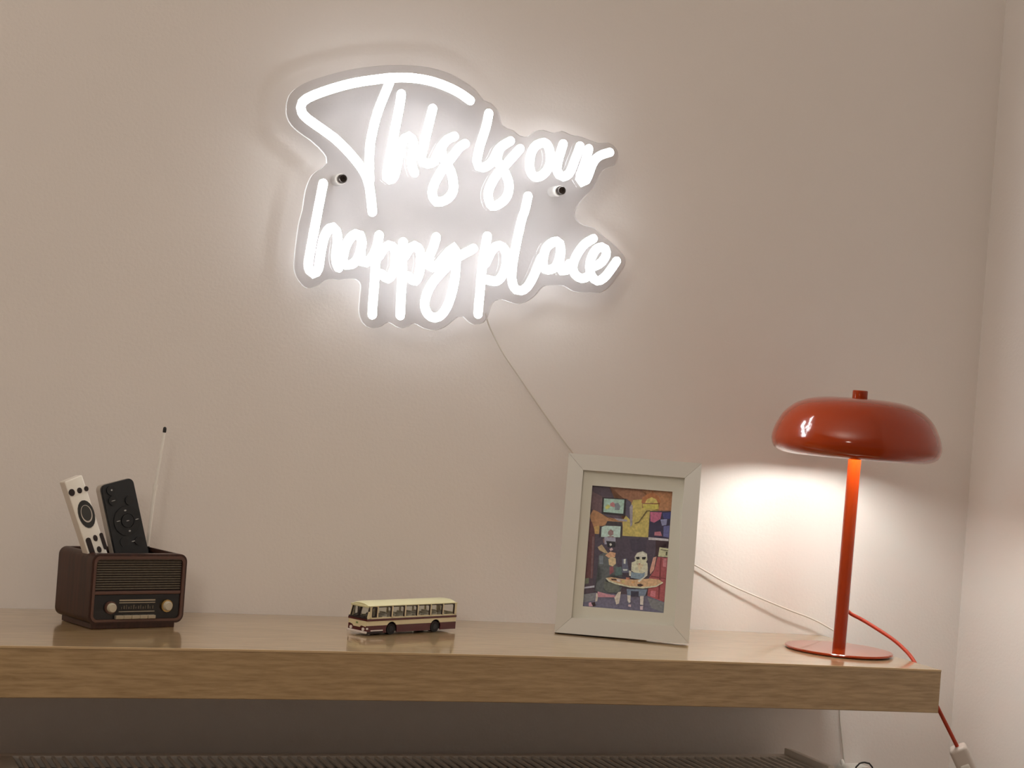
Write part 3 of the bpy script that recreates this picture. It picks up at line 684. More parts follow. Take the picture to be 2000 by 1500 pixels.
link_mesh('shade_lining', add_lathe(bmesh.new(), [(r * K, SH0 + h * K) for r, h in inner], 96), 'lamp_inside', shade, smooth=60)
link_mesh('finial', add_lathe(bmesh.new(), [(0, 0.3035), (0.0088, 0.3035), (0.0092, 0.3043), (0.0092, 0.3133), (0.0084, 0.3141), (0, 0.3141)], 40), 'lamp_red', lamp, smooth=35)
link_mesh('socket', add_lathe(bmesh.new(), [(0, 0.272), (0.0125, 0.272), (0.0125, 0.298), (0, 0.298)], 32), 'lamp_inside', lamp, smooth=35)
# three small bulbs around the socket
for ang in (-22, 202, 270):
    a = math.radians(ang)
    bm = bmesh.new()
    bmesh.ops.create_uvsphere(bm, u_segments=20, v_segments=12, radius=0.0125)
    bmesh.ops.translate(bm, verts=bm.verts, vec=(0.042 * math.cos(a), 0.042 * math.sin(a), 0.270))
    add_cyl(bm, (0.010 * math.cos(a), 0.010 * math.sin(a), 0.284), (0.034 * math.cos(a), 0.034 * math.sin(a), 0.274), 0.006, 16)
    link_mesh('bulb', bm, 'bulb', lamp, smooth=50)
inv = Matrix.Translation((LX, LY, lz)) @ Matrix.Rotation(math.radians(0.55), 4, 'Y')
inv = inv.inverted()
cordw = [(-0.0590, -0.1440, 0.0335), (-0.0510, -0.1330, 0.0345), (-0.0419, -0.125, 0.0318), (-0.0383, -0.128, 0.0283), (-0.0249, -0.14, 0.021), (-0.0063, -0.17, 0.006), (0.0015, -0.185, -0.0034),
         (0.0052, -0.196, -0.0108), (0.0066, -0.2045, -0.0175), (0.0098, -0.214, -0.0290), (0.0209, -0.240, -0.0667), (0.0474, -0.243, -0.1082), (0.0500, -0.243, -0.1124)]
link_mesh('lamp_cord', add_sweep(bmesh.new(), smooth_path([inv @ Vector(p) for p in cordw], 0.005), 0.0023, 10), 'lamp_cord', lamp, smooth=60)
# in-line switch on the cord
s0, s1 = Vector((0.0482, -0.243, -0.110)), Vector((0.064, -0.243, -0.1354))
ax = (s1 - s0).normalized()
fr = Vector((-0.62, -0.78, 0.0))
fr = (fr - ax * fr.dot(ax)).normalized()
sd = ax.cross(fr)
SM = Matrix.Identity(4)
for i in range(3):
    SM[i][0], SM[i][1], SM[i][2], SM[i][3] = sd[i], fr[i], ax[i], s0[i]
bm = box(-0.0105, 0.0105, -0.0085, 0.0085, 0.0, 0.062, 0.0042, 4)
bm.transform(inv @ SM)
sw = link_mesh('inline_switch', bm, 'switch', lamp, smooth=35)
bm = box(-0.0055, 0.0055, 0.0075, 0.0110, 0.021, 0.044, 0.0018, 3)
bm.transform(inv @ SM)
link_mesh('rocker', bm, 'white_plastic', sw, smooth=35)
bm = add_cyl(bmesh.new(), (0, 0, 0.058), (0, 0, 0.16), 0.0023, 10)
bm.transform(inv @ SM)
link_mesh('cord_tail', bm, 'lamp_cord', sw, smooth=50)

# ------------------------------------------------------------------ picture frame
FW, FH, FT, MW = 0.1566, 0.2105, 0.0155, 0.0185
FTILT = 0.12
fx, fy, fyaw = -0.4105, -0.0886, -0.4430
frame = thing('picture_frame', 'white tilted picture frame with mounted print of two women in a cafe', 'picture frame',
              (fx, fy, shelf_z(fx + 0.07) + FT * math.sin(FTILT) + 0.0003), (-FTILT, 0, fyaw))
V3 = lambda x, z: Vector((x, 0, z))
# mitred mouldings: four bars, sloping slightly inwards
corn = [(0, 0), (FW, 0), (FW, FH), (0, FH)]
innr = [(MW, MW), (FW - MW, MW), (FW - MW, FH - MW), (MW, FH - MW)]
for i in range(4):
    j = (i + 1) % 4
    bm = bmesh.new()
    g = 0.00003
    A, B, C_, D_ = Vector((*corn[i], 0)), Vector((*corn[j], 0)), Vector((*innr[j], 0)), Vector((*innr[i], 0))
    mid = (A + B + C_ + D_) / 4
    q = [mid + (p - mid) * (1 - g / MW) for p in (A, B, C_, D_)]
    fr_v = [bm.verts.new((p.x, d, p.y)) for p, d in zip(q, (0, 0, 0.0012, 0.0012))]
    bk_v = [bm.verts.new((p.x, FT, p.y)) for p in q]
    bm.faces.new(fr_v)
    bm.faces.new(bk_v[::-1])
    for a in range(4):
        b2 = (a + 1) % 4
        bm.faces.new((fr_v[a], bk_v[a], bk_v[b2], fr_v[b2]))
    link_mesh('moulding', bm, 'frame_white', frame, smooth=30)
PW, PH = 0.0945, 0.1420
px0, pz0 = 0.0305, 0.0330
inr = [(MW - 0.003, MW - 0.003), (FW - MW + 0.003, MW - 0.003), (FW - MW + 0.003, FH - MW + 0.003), (MW - 0.003, FH - MW + 0.003)]
opn = [(px0, pz0), (px0 + PW, pz0), (px0 + PW, pz0 + PH), (px0, pz0 + PH)]
link_mesh('mat_board', add_ring(bmesh.new(), inr, opn, lambda x, z: Vector((x, 0.0058, z)), (0, 0.0016, 0)), 'mat_board', frame)
link_mesh('glass_pane', box(MW - 0.002, FW - MW + 0.002, 0.0036, 0.0050, MW - 0.002, FH - MW + 0.002), 'glass', frame)
bm = bmesh.new()
lay = bm.verts.layers.float_color.new('ink')
for k, (c, pts) in enumerate(ART):
    yy = 0.0096 - 0.00002 * k
    vs = []
    for u, v in pts:
        w = bm.verts.new((px0 - 0.001 + u * (PW + 0.002), yy, pz0 - 0.001 + v * (PH + 0.002)))
        w[lay] = (c[0] * 0.8, c[1] * 0.8, c[2] * 0.8, 1.0)
        vs.append(w)
    f = bm.faces.new(vs)
    bmesh.ops.triangulate(bm, faces=[f], ngon_method='EAR_CLIP')
me = bpy.data.meshes.new('art_print')
bm.to_mesh(me)
bm.free()
me.materials.append(MT['print'])
art = bpy.data.objects.new('art_print', me)
COL.objects.link(art)
art.parent = frame
link_mesh('backing_board', box(0.004, FW - 0.004, 0.0105, FT - 0.001, 0.004, FH - 0.004), 'frame_back', frame)
# easel strut behind
hz = 0.135
foot_y = FT + 0.062
foot_z = -((foot_y) * -math.sin(FTILT)) / math.cos(FTILT) - FT * math.sin(FTILT) / math.cos(FTILT)
bm = bmesh.new()
tv = [(FW / 2 - 0.022, FT, hz), (FW / 2 + 0.022, FT, hz), (FW / 2 + 0.030, foot_y, foot_z + 0.0012), (FW / 2 - 0.030, foot_y, foot_z + 0.0012)]
fa = [bm.verts.new(p) for p in tv]
fb = [bm.verts.new((p[0], p[1] + 0.0022, p[2] + 0.0006)) for p in tv]
bm.faces.new(fa)
bm.faces.new(fb[::-1])
for a in range(4):
    bm.faces.new((fa[a], fb[a], fb[(a + 1) % 4], fa[(a + 1) % 4]))
link_mesh('easel_strut', bm, 'frame_back', frame)

# ------------------------------------------------------------------ toy bus
bx, by, byaw = -0.6600, -0.1546, 0.4402
BL, BW = 0.1366, 0.0300
ZS, ZB0, ZB1, ZR = 0.0026, 0.0158, 0.0182, 0.0336
bus = thing('toy_bus', 'small toy coach with cream roof, maroon skirt and clear windows parked mid shelf', 'toy bus',
            (bx, by, shelf_z(bx + 0.06) + 0.0001), (0, 0, byaw))


def bus_side(bm, y, sgn, z0, z1, x0=0.0, x1=BL, cut=True, mi=0, th=0.0012):
    """one flank panel between two heights, with round wheel arches cut out of its foot"""
    pts = [(x0, z1), (x0, z0)]
    if cut:
        for wx in (0.272 * BL, 0.765 * BL):
            R = 0.0082
            dz = max(0.0, min(1.0, (z0 - 0.0062) / R))
            if abs(z0 - 0.0062) < R:
                h = math.sqrt(max(0.0, R * R - (z0 - 0.0062) ** 2))
                a0 = math.atan2(z0 - 0.0062, -h)
                a1 = math.atan2(z0 - 0.0062, h)
                if a0 < 0:
                    a0 += 2 * math.pi
                for i in range(13):
                    a = a0 + (a1 - a0) * i / 12
                    pts.append((wx + R * math.cos(a), min(z1 - 0.0001, 0.0062 + R * math.sin(a))))
    pts += [(x1, z0), (x1, z1)]
    add_prism(bm, pts, lambda x, z: Vector((x, y, z)), (0, sgn * th, 0), mi)


ZM = 0.0108           # top of the maroon skirt
# skirt (maroon): two flanks, nose and tail, floor
bm = bmesh.new()
bus_side(bm, 0.0, 1, ZS, ZM)
bus_side(bm, BW, -1, ZS, ZM)
add_box(bm, 0.0, 0.0014, 0.0012, BW - 0.0012, ZS, ZM - 0.0006, 0.0003)
add_box(bm, BL - 0.0012, BL, 0.0012, BW - 0.0012, ZS + 0.001, ZM, 0.0003)
skirt = link_mesh('skirt', bm, 'bus_maroon', bus)
link_mesh('chassis', box(0.003, BL - 0.003, 0.0085, BW - 0.0085, 0.0022, 0.0066), 'bus_dark', bus)
# cream band
bm = bmesh.new()
bus_side(bm, 0.0, 1, ZM, ZB0)
bus_side(bm, BW, -1, ZM, ZB0)
pts = [(0.0012, ZM - 0.0010), (BW * 0.30, ZM - 0.0002), (BW * 0.36, ZM - 0.0022), (BW * 0.70, ZM - 0.0022), (BW * 0.78, ZM - 0.0002), (BW - 0.0012, ZM + 0.0005), (BW - 0.0012, ZB0), (0.0012, ZB0)]
add_prism(bm, pts, lambda y, z: Vector((-0.0004, y, z)), (0.0020, 0, 0))
add_box(bm, BL - 0.0012, BL, 0.0012, BW - 0.0012, ZM, ZB0)
link_mesh('waist_panel', bm, 'bus_cream', bus)
# belt stripe
bm = bmesh.new()
add_box(bm, -0.0006, BL + 0.0004, -0.0005, BW + 0.0005, ZB0, ZB1, 0.0003)
link_mesh('belt_stripe', bm, 'bus_maroon', bus)
# window pillars and rails
WIN = [(0.118, 0.262), (0.278, 0.406), (0.421, 0.548), (0.563, 0.694), (0.709, 0.836), (0.850, 0.975)]
RAKE = 0.0040
zt = ZR - 0.0010


def pillars(bm, y, sgn, driver=True):
    xs = [(0.0, 0.030)] + ([(0.100, 0.118)] if driver else [])
    last = 0.118
    for i, (a, b) in enumerate(WIN):
        if a > last + 1e-6:
            xs.append((last, a))
        last = b
    xs.append((last, 1.0))
    for i, (a, b) in enumerate(xs):
        if i == 0:
            add_prism(bm, [(0.0003, ZB1), (BL * 0.026, ZB1), (BL * 0.042, zt), (RAKE, zt)], lambda x, z: Vector((x, y, z)), (0, sgn * 0.0012, 0))
        else:
            add_box(bm, a * BL, b * BL, min(y, y + sgn * 0.0012), max(y, y + sgn * 0.0012), ZB1, zt)
    add_box(bm, BL * 0.03, BL, min(y, y + sgn * 0.0012), max(y, y + sgn * 0.0012), ZB1, ZB1 + 0.0016)
    add_box(bm, BL * 0.04, BL, min(y, y + sgn * 0.0012), max(y, y + sgn * 0.0012), zt - 0.0011, zt)
    add_box(bm, BL * 0.030, BL * 0.052, min(y, y + sgn * 0.0012), max(y, y + sgn * 0.0012), ZB1, zt)


bm = bmesh.new()
pillars(bm, 0.0, 1)
pillars(bm, BW, -1)
add_box(bm, BL - 0.0012, BL, 0.0012, BW - 0.0012, ZB1, ZB1 + 0.003)
add_box(bm, BL - 0.0012, BL, 0.0012, 0.0050, ZB1, zt)
add_box(bm, BL - 0.0012, BL, BW - 0.0050, BW - 0.0012, ZB1, zt)
link_mesh('window_pillars', bm, 'bus_cream', bus)
# roof: arched shell with a visor over the windscreen
bm = bmesh.new()
prof = []
for i in range(13):
    t = i / 12
    y = -0.0006 + (BW + 0.0012) * t
    prof.append((y, ZR - 0.0010 + 0.0034 * (1 - abs(2 * t - 1) ** 2.6)))
secs = []
for fx_, lift in ((0.0022, -0.0014), (0.0050, -0.0004), (0.010, 0.0), (BL * 0.5, 0.0), (BL - 0.006, 0.0), (BL - 0.0015, -0.0006), (BL + 0.0004, -0.0022)):
    top = [bm.verts.new((fx_, y, max(ZR - 0.0011, z + lift))) for y, z in prof]
    bot = [bm.verts.new((fx_, y, ZR - 0.0018)) for y, z in prof]
    secs.append(top + bot[::-1])
for A, B in zip(secs[:-1], secs[1:]):
    n = len(A)
    for k in range(n):
        bm.faces.new((A[k], A[(k + 1) % n], B[(k + 1) % n], B[k]))
bm.faces.new(secs[0])
bm.faces.new(secs[-1][::-1])
roof = link_mesh('roof', bm, 'bus_roof', bus, smooth=40)
link_mesh('roof_visor', box(0.0012, 0.0032, 0.0006, BW - 0.0006, ZR - 0.0032, ZR - 0.0010, 0.0004), 'bus_roof', roof)
# windscreen surround in dark rubber, two panes
bm = bmesh.new()
to3 = lambda y, s: Vector((0.0002 + RAKE * s, y, ZB1 + (zt - 0.0012 - ZB1) * s))
for y0, y1 in ((0.0012, BW / 2 - 0.0004), (BW / 2 + 0.0004, BW - 0.0012)):
    add_ring(bm, [(y0, 0), (y1, 0), (y1, 1), (y0, 1)], [(y0 + 0.0013, 0.10), (y1 - 0.0009, 0.10), (y1 - 0.0009, 0.90), (y0 + 0.0013, 0.90)], to3, (0.0012, 0, 0))
add_box(bm, -0.0007, 0.0010, 0.0004, BW - 0.0004, ZB1 - 0.0003, ZB1 + 0.0014)
scr = link_mesh('windscreen_frame', bm, 'bus_dark', bus)
for y0, y1 in ((0.0020, BW / 2 - 0.0008), (BW / 2 + 0.0008, BW - 0.0020)):
    link_mesh('windscreen_pane', add_prism(bmesh.new(), [(y0, 0.06), (y1, 0.06), (y1, 0.94), (y0, 0.94)], lambda y, s: to3(y, s) + Vector((0.0004, 0, 0)), (0.0004, 0, 0)), 'bus_glass', scr)
# side windows with dark rubber on top and rear edges
for y, sgn in ((0.0, 1), (BW, -1)):
    for a, b in WIN:
        x0, x1 = a * BL, b * BL
        z0, z1 = ZB1 + 0.0014, zt - 0.0009
        bm = bmesh.new()
        T3 = lambda x, z: Vector((x, y - sgn * 0.0002, z))
        add_prism(bm, [(x1 - 0.0012, z0), (x1, z0), (x1, z1), (x0, z1), (x0, z1 - 0.0010), (x1 - 0.0030, z1 - 0.0010), (x1 - 0.0012, z1 - 0.0024)], T3, (0, sgn * 0.0012, 0))
        if sgn < 0:          # far flank: glass only, its thin rubbers stay hidden behind the pillars
            bm.free()
            wf = bus
        else:
            wf = link_mesh('window_rubber', bm, 'bus_dark', bus)
        link_mesh('window_pane', box(x0, x1, min(y + sgn * 0.0004, y + sgn * 0.0008), max(y + sgn * 0.0004, y + sgn * 0.0008), z0, z1), 'bus_glass', wf)
    bm = bmesh.new()
    add_ring(bm, [(p[0], p[1]) for p in round_rect(0.048 * BL, 0.103 * BL, ZB1 + 0.0016, zt - 0.0014, 0.001, 3)],
             [(p[0], p[1]) for p in round_rect(0.056 * BL, 0.090 * BL, ZB1 + 0.0026, zt - 0.0026, 0.001, 3)], lambda x, z: Vector((x, y - sgn * 0.0002, z)), (0, sgn * 0.0014, 0))
    wf = link_mesh('window_rubber', bm, 'bus_dark', bus)
    link_mesh('window_pane', box(0.052 * BL, 0.096 * BL, min(y + sgn * 0.0004, y + sgn * 0.0008), max(y + sgn * 0.0004, y + sgn * 0.0008), ZB1 + 0.002, zt - 0.002), 'bus_glass', wf)
# interior: floor, seats, hand rail
link_mesh('cabin_floor', box(0.002, BL - 0.002, 0.0014, BW - 0.0014, ZB0 + 0.0002, ZB1 - 0.0002), 'bus_seat', bus)
for k in range(8):
    sx = 0.030 + 0.0128 * k
    for y0, y1 in ((0.0026, 0.0122), (BW - 0.0122, BW - 0.0026)):
        bm = bmesh.new()
        add_box(bm, sx, sx + 0.0016, y0, y1, ZB1 - 0.0002, ZB1 + 0.0042, 0.0006)
        add_box(bm, sx - 0.0055, sx + 0.0004, y0, y1, ZB1 - 0.0002, ZB1 + 0.0022, 0.0005)
        link_mesh('seat', bm, 'bus_seat', bus)
link_mesh('hand_rail', add_cyl(bmesh.new(), (0.022, BW * 0.5, zt - 0.0034), (BL - 0.004, BW * 0.5, zt - 0.0034), 0.00035, 8), 'bus_seat', bus)
bm = bmesh.new()
add_box(bm, 0.0035, 0.0080, 0.003, BW - 0.003, ZB1 - 0.0002, ZB1 + 0.0022, 0.0006)
link_mesh('dashboard', bm, 'bus_dark', bus)
link_mesh('steering_wheel', add_cyl(bmesh.new(), (0.0078, 0.0085, ZB1 + 0.0024), (0.0092, 0.0085, ZB1 + 0.0050), 0.0026, 16), 'bus_dark', bus)
# wheels
for wx in (0.272 * BL, 0.765 * BL):
    for y0, y1, ys in ((0.0007, 0.0080, -1), (BW - 0.0007, BW - 0.0080, 1)):
        w = link_mesh('wheel', add_cyl(bmesh.new(), (wx, y0, 0.0062), (wx, y1, 0.0062), 0.0062, 28), 'bus_tyre', bus, smooth=40)
        link_mesh('hub_cap', add_cyl(bmesh.new(), (wx, y0 + ys * 0.0003, 0.0062), (wx, y0 - ys * 0.0005, 0.0062), 0.0030, 20), 'bus_hub', w, smooth=40)
# bumper, headlights, indicators, mirror, badge
bm = bmesh.new()
add_box(bm, -0.0018, 0.0010, -0.0002, BW + 0.0002, ZS - 0.0002, ZS + 0.0022, 0.0005)
link_mesh('bumper', bm, 'bus_lamp', bus)
link_mesh('trim_strip', box(0.0060, 0.0240, -0.0006, 0.0002, ZS + 0.0022, ZS + 0.0034, 0.0002), 'bus_lamp', bus)
link_mesh('lower_panel', box(0.0008, 0.0240, -0.0003, 0.0010, ZS - 0.0006, ZS + 0.0018, 0.0002), 'bus_dark', bus)
for y in (0.0050, BW - 0.0050):
    link_mesh('headlight', add_cyl(bmesh.new(), (-0.0010, y, ZM - 0.0040), (0.0012, y, ZM - 0.0040), 0.0018, 20), 'bus_lamp', bus, smooth=40)
link_mesh('side_lamp', box(-0.0004, 0.0022, -0.0006, 0.0006, ZM - 0.0040, ZM - 0.0020, 0.0004), 'bus_lamp', bus)
link_mesh('badge', box(-0.0008, 0.0004, BW * 0.46, BW * 0.57, ZM + 0.0012, ZM + 0.0030, 0.0003), 'bus_badge', bus)
bm = bmesh.new()
add_cyl(bm, (0.0020, 0.0004, zt - 0.0012), (0.0006, -0.0022, zt - 0.0020), 0.0003, 8)
add_box(bm, -0.0003, 0.0006, -0.0032, -0.0014, zt - 0.0058, zt - 0.0018, 0.0003)
link_mesh('wing_mirror', bm, 'bus_dark', bus)
for y0, y1 in ((0.006, BW / 2 - 0.002), (BW / 2 + 0.003, BW - 0.006)):
    link_mesh('wiper', add_cyl(bmesh.new(), (-0.0004, y0, ZB1 + 0.0014), (0.0014, y1, ZB1 + 0.0068), 0.0003, 8), 'bus_dark', bus)

# ------------------------------------------------------------------ radio-shaped box
RX, RY, RYAW = -0.9605, -0.1547, 0.3222
RW, RD, RH, RF = 0.1119, 0.0755, 0.0785, 0.0055
rz = shelf_z(RX)
radio = thing('radio_organizer', 'small dark wooden retro radio shaped holder with open top and silver aerial', 'radio',
              (RX, RY, rz), (0, 0, RYAW))
RM = Matrix.Translation((RX, RY, rz)) @ Matrix.Rotation(RYAW, 4, 'Z')
# body: rounded sleeve, open on top
XZ = lambda x, z: Vector((x, 0, z))
bm = bmesh.new()
o_ = round_rect(0, RW, RF, RH, 0.0085, 6)
i_ = round_rect(0.0045, RW - 0.0045, RF + 0.0045, RH + 0.004, 0.0050, 6)
add_ring(bm, o_, [(min(max(x, 0.0045), RW - 0.0045), min(z, RH - 0.0042)) for x, z in round_rect(0.0045, RW - 0.0045, RF + 0.0045, RH - 0.0042, 0.005, 6)], XZ, (0, RD, 0))
# cut the top opening
geom = bm.verts[:] + bm.edges[:] + bm.faces[:]
for co, no in (((0.010, 0, 0), (1, 0, 0)), ((RW - 0.010, 0, 0), (1, 0, 0)), ((0, 0.010, 0), (0, 1, 0)), ((0, RD - 0.006, 0), (0, 1, 0))):
    bmesh.ops.bisect_plane(bm, geom=bm.verts[:] + bm.edges[:] + bm.faces[:], plane_co=co, plane_no=no)
dele = [f for f in bm.faces if f.calc_center_median().z > RH - 0.0060 and 0.010 < f.calc_center_median().x < RW - 0.010 and 0.010 < f.calc_center_median().y < RD - 0.006
        and abs(f.normal.z) > 0.5]
bmesh.ops.delete(bm, geom=dele, context='FACES')
holes = [e for e in bm.edges if e.is_boundary]
bmesh.ops.bridge_loops(bm, edges=holes)
body = link_mesh('body', bm, 'radio_wood', radio, smooth=35)
link_mesh('back_panel', box(0.004, RW - 0.004, RD - 0.0030, RD - 0.0008, RF + 0.004, RH - 0.0046), 'radio_wood', radio)
link_mesh('front_panel', box(0.004, RW - 0.004, 0.0018, 0.0040, RF + 0.004, RH - 0.0046), 'radio_grille_back', radio)
# plinth
link_mesh('plinth', box(0.0055, RW - 0.0090, 0.0015, RD - 0.006, 0.0002, RF + 0.0012, 0.0008), 'radio_wood', radio)
# front bezel
bo = round_rect(0.0022, RW - 0.0022, RF + 0.0022, RH - 0.0022, 0.0070, 6)
bi = round_rect(0.0052, RW - 0.0052, RF + 0.0048, RH - 0.0052, 0.0050, 6)
link_mesh('bezel', add_ring(bmesh.new(), bo, bi, lambda x, z: Vector((x, -0.0012, z)), (0, 0.0022, 0)), 'radio_trim', radio, smooth=35)
link_mesh('divider_bar', box(0.0052, RW - 0.0052, -0.0006, 0.0024, 0.0362, 0.0398, 0.0008), 'radio_trim', radio)
# grille of horizontal ribs
bm = bmesh.new()
zz = 0.0412
while zz < RH - 0.0062:
    add_box(bm, 0.0062, RW - 0.0062, 0.0002, 0.0022, zz, zz + 0.0016, 0.0005, 1)
    zz += 0.00255
g = link_mesh('grille', bm, 'radio_grille', radio)
dial = link_mesh('dial_panel', box(0.0058, RW - 0.0058, 0.0006, 0.0024, RF + 0.0050, 0.0358), 'radio_dial', radio)
for z0, z1 in ((0.0293, 0.0308), (0.0271, 0.0279), (0.0178, 0.0186)):
    link_mesh('dial_line', box(0.0350, 0.0770, 0.0000, 0.0010, z0, z1), 'radio_gold', dial)
for k in range(14):
    link_mesh('tick_mark', box(0.0375 + 0.0028 * k, 0.0384 + 0.0028 * k + 0.0006 * (k % 2), 0.0002, 0.0010, 0.0208, 0.0232 + 0.001 * (k % 3)), 'radio_grille', dial)
for k in range(5):
    link_mesh('push_key', box(0.0305 + 0.0094 * k, 0.0396 + 0.0094 * k, -0.0034, 0.0010, 0.0108, 0.0146, 0.0006), 'radio_gold', radio)
for kx, kz, ringm in ((0.0248, 0.0228, 'radio_trim'), (0.0905, 0.0238, 'brass')):
    ko = link_mesh('knob_ring', add_cyl(bmesh.new(), (kx, 0.0014, kz), (kx, -0.0022, kz), 0.0066, 28), ringm, radio, smooth=40)
    link_mesh('knob', add_sweep(bmesh.new(), [Vector((kx, 0.0, kz)), Vector((kx, -0.0045, kz)), Vector((kx, -0.0062, kz))], 0.0048, 28, False, [0.0050, 0.0050, 0.0040]), 'radio_ivory', ko, smooth=40)
# telescopic aerial
aer = link_mesh('aerial', add_sweep(bmesh.new(), [Vector((0.0991, 0.066, 0.0735)), Vector((0.1037, 0.066, 0.1445))], 0.0021, 12, False), 'chrome', radio, smooth=50)
link_mesh('aerial_ferrule', add_sweep(bmesh.new(), [Vector((0.10345, 0.066, 0.1415)), Vector((0.1039, 0.066, 0.1475))], 0.0027, 12, False), 'chrome', aer, smooth=50)
link_mesh('aerial_rod', add_sweep(bmesh.new(), [Vector((0.1037, 0.066, 0.1445)), Vector((0.1101, 0.066, 0.2060))], 0.0016, 12, False), 'chrome', aer, smooth=50)
link_mesh('aerial_tip', add_sweep(bmesh.new(), [Vector((0.1100, 0.066, 0.2055)), Vector((0.1102, 0.066, 0.2088))], 0.0020, 12, True), 'black_cord', aer, smooth=50)
link_mesh('aerial_socket', add_cyl(bmesh.new(), (0.0990, 0.066, RH - 0.012), (0.0990, 0.066, RH + 0.0012), 0.0030, 16), 'radio_dial', aer, smooth=50)


# ------------------------------------------------------------------ remotes standing in the box
def remote_matrix(top, bottom, width_hint, length):
    """local x = width, y = into the remote, z = towards its top; origin at the foot of the front face"""
    t, b = RM @ Vector(top), RM @ Vector(bottom)
    zax = (t - b).normalized()
    w = (RM.to_3x3() @ Vector(width_hint)).normalized()
    xax = (w - zax * w.dot(zax)).normalized()
    yax = zax.cross(xax)
    o = t - zax * length
    m = Matrix.Identity(4)
    for i in range(3):
        m[i][0], m[i][1], m[i][2], m[i][3] = xax[i], yax[i], zax[i], o[i]
    return m


def to_local(m, p):
    q = m.inverted() @ (RM @ Vector(p))
    return q.x, q.z


def disc(bm, m, p, rx, rz, y0=-0.0008, y1=0.0006, rot=0.0, n=20):
    x, z = to_local(m, p)
    add_prism(bm, ellipse(x, z, rx, rz, n, rot), lambda a, b: Vector((a, y0, b)), (0, y1 - y0, 0))
    return bm


def pill(bm, m, p, q, w, y0=-0.0008, y1=0.0006):
    x0, z0 = to_local(m, p)
    x1, z1 = to_local(m, q)
    x = (x0 + x1) / 2
    a, b = min(z0, z1), max(z0, z1)
    add_prism(bm, round_rect(x - w, x + w, a - w, b + w, w * 0.98, 5), lambda u, v: Vector((u, y0, v)), (0, y1 - y0, 0))
    return bm


LEN = 0.150
wm = remote_matrix((-0.0159, 0.0240, 0.1546), (0.0143, 0.0163, 0.0779), (0.0224, 0.0006, 0.0080), LEN)
wrem = thing('remote_control', 'slim white remote with round dark buttons leaning in the radio shaped holder', 'remote', matrix=wm)
bm = bmesh.new()
hw, th = 0.0106, 0.0135
add_box(bm, -hw, hw, 0.0, th, 0.0, LEN, 0.0016, 3)
for f in bm.faces:
    f.material_index = 1 if f.calc_center_median().y > 0.0012 else 0
link_mesh('body', bm, ['remote_white', 'remote_side'], wrem, smooth=35)
for p, r in (((-0.0175, 0.0225, 0.1398), 0.0033), ((-0.0088, 0.0227, 0.1421), 0.0027), ((-0.0012, 0.0229, 0.1440), 0.0024)):
    link_mesh('button', disc(bmesh.new(), wm, p, r, r * 1.12), 'remote_button', wrem)
x0, z0 = to_local(wm, (-0.0002, 0.0203, 0.1179))
pad = link_mesh('navigation_pad', disc(bmesh.new(), wm, (-0.0002, 0.0203, 0.1179), 0.0090, 0.0150), 'remote_pad', wrem)
bm = bmesh.new()
add_ring(bm, ellipse(x0, z0 + 0.0004, 0.0062, 0.0094, 28), ellipse(x0, z0 + 0.0010, 0.0054, 0.0084, 28), lambda a, b: Vector((a, -0.0012, b)), (0, 0.0006, 0))
link_mesh('pad_ring', bm, 'remote_side', pad)
link_mesh('pad_centre', add_prism(bmesh.new(), ellipse(x0, z0 + 0.0010, 0.0052, 0.0080, 28), lambda a, b: Vector((a, -0.0016, b)), (0, 0.001, 0)), 'remote_pad2', pad)
link_mesh('button', pill(bmesh.new(), wm, (0.0030, 0.0177, 0.0908), (0.0095, 0.0164, 0.0730), 0.0029), 'remote_button', wrem)
link_mesh('button', pill(bmesh.new(), wm, (0.0180, 0.0183, 0.0970), (0.0220, 0.0168, 0.0832), 0.0020), 'remote_button', wrem)
for p in ((0.0108, 0.0178, 0.0932), (0.0156, 0.0166, 0.0815)):
    link_mesh('button', disc(bmesh.new(), wm, p, 0.0024, 0.0034), 'remote_button', wrem)

LEN2 = 0.148
bmx = remote_matrix((0.0443, 0.0432, 0.1512), (0.0629, 0.0347, 0.0802), (0.0404, 0.0004, 0.0046), LEN2)
brem = thing('remote_control', 'wider black remote with rounded corners standing in the radio shaped holder', 'remote', matrix=bmx)
hw2 = 0.0200
rr = round_rect(-hw2, hw2, 0, LEN2, 0.0062, 6)
shell = add_prism(bmesh.new(), [(x * 1.0, z) for x, z in rr], lambda a, b: Vector((a, 0.0030, b)), (0, 0.0085, 0))
link_mesh('rear_shell', shell, 'remote_silver', brem, smooth=35)
face = add_prism(bmesh.new(), round_rect(-hw2 + 0.0005, hw2 - 0.0003, 0.0005, LEN2 - 0.0005, 0.0060, 6), lambda a, b: Vector((a, 0.0007, b)), (0, 0.0025, 0))
add_prism(face, round_rect(-hw2 + 0.0011, hw2 - 0.0009, 0.0011, LEN2 - 0.0011, 0.0055, 6), lambda a, b: Vector((a, 0.0, b)), (0, 0.0008, 0))
link_mesh('front_face', face, 'remote_black', brem, smooth=35)
icons = [((0.0399, 0.0407, 0.1306), 0.0030, 0.0004), ((0.0593, 0.0408, 0.1315), 0.0010, 0.0006)]
for p in ((0.0373, 0.042, 0.1413), (0.0399, 0.0407, 0.1306), (0.0593, 0.0408, 0.1315)):
    link_mesh('button', disc(bmesh.new(), bmx, p, 0.0050, 0.0050, -0.0016, 0.0004), 'remote_black_btn', brem)
x0, z0 = to_local(bmx, (0.0573, 0.0382, 0.1098))
bm = bmesh.new()
add_ring(bm, ellipse(x0, z0, 0.0158, 0.0158, 36), ellipse(x0, z0, 0.0080, 0.0080, 36), lambda a, b: Vector((a, -0.0013, b)), (0, 0.0016, 0))
nav = link_mesh('navigation_ring', bm, 'remote_black_btn', brem)
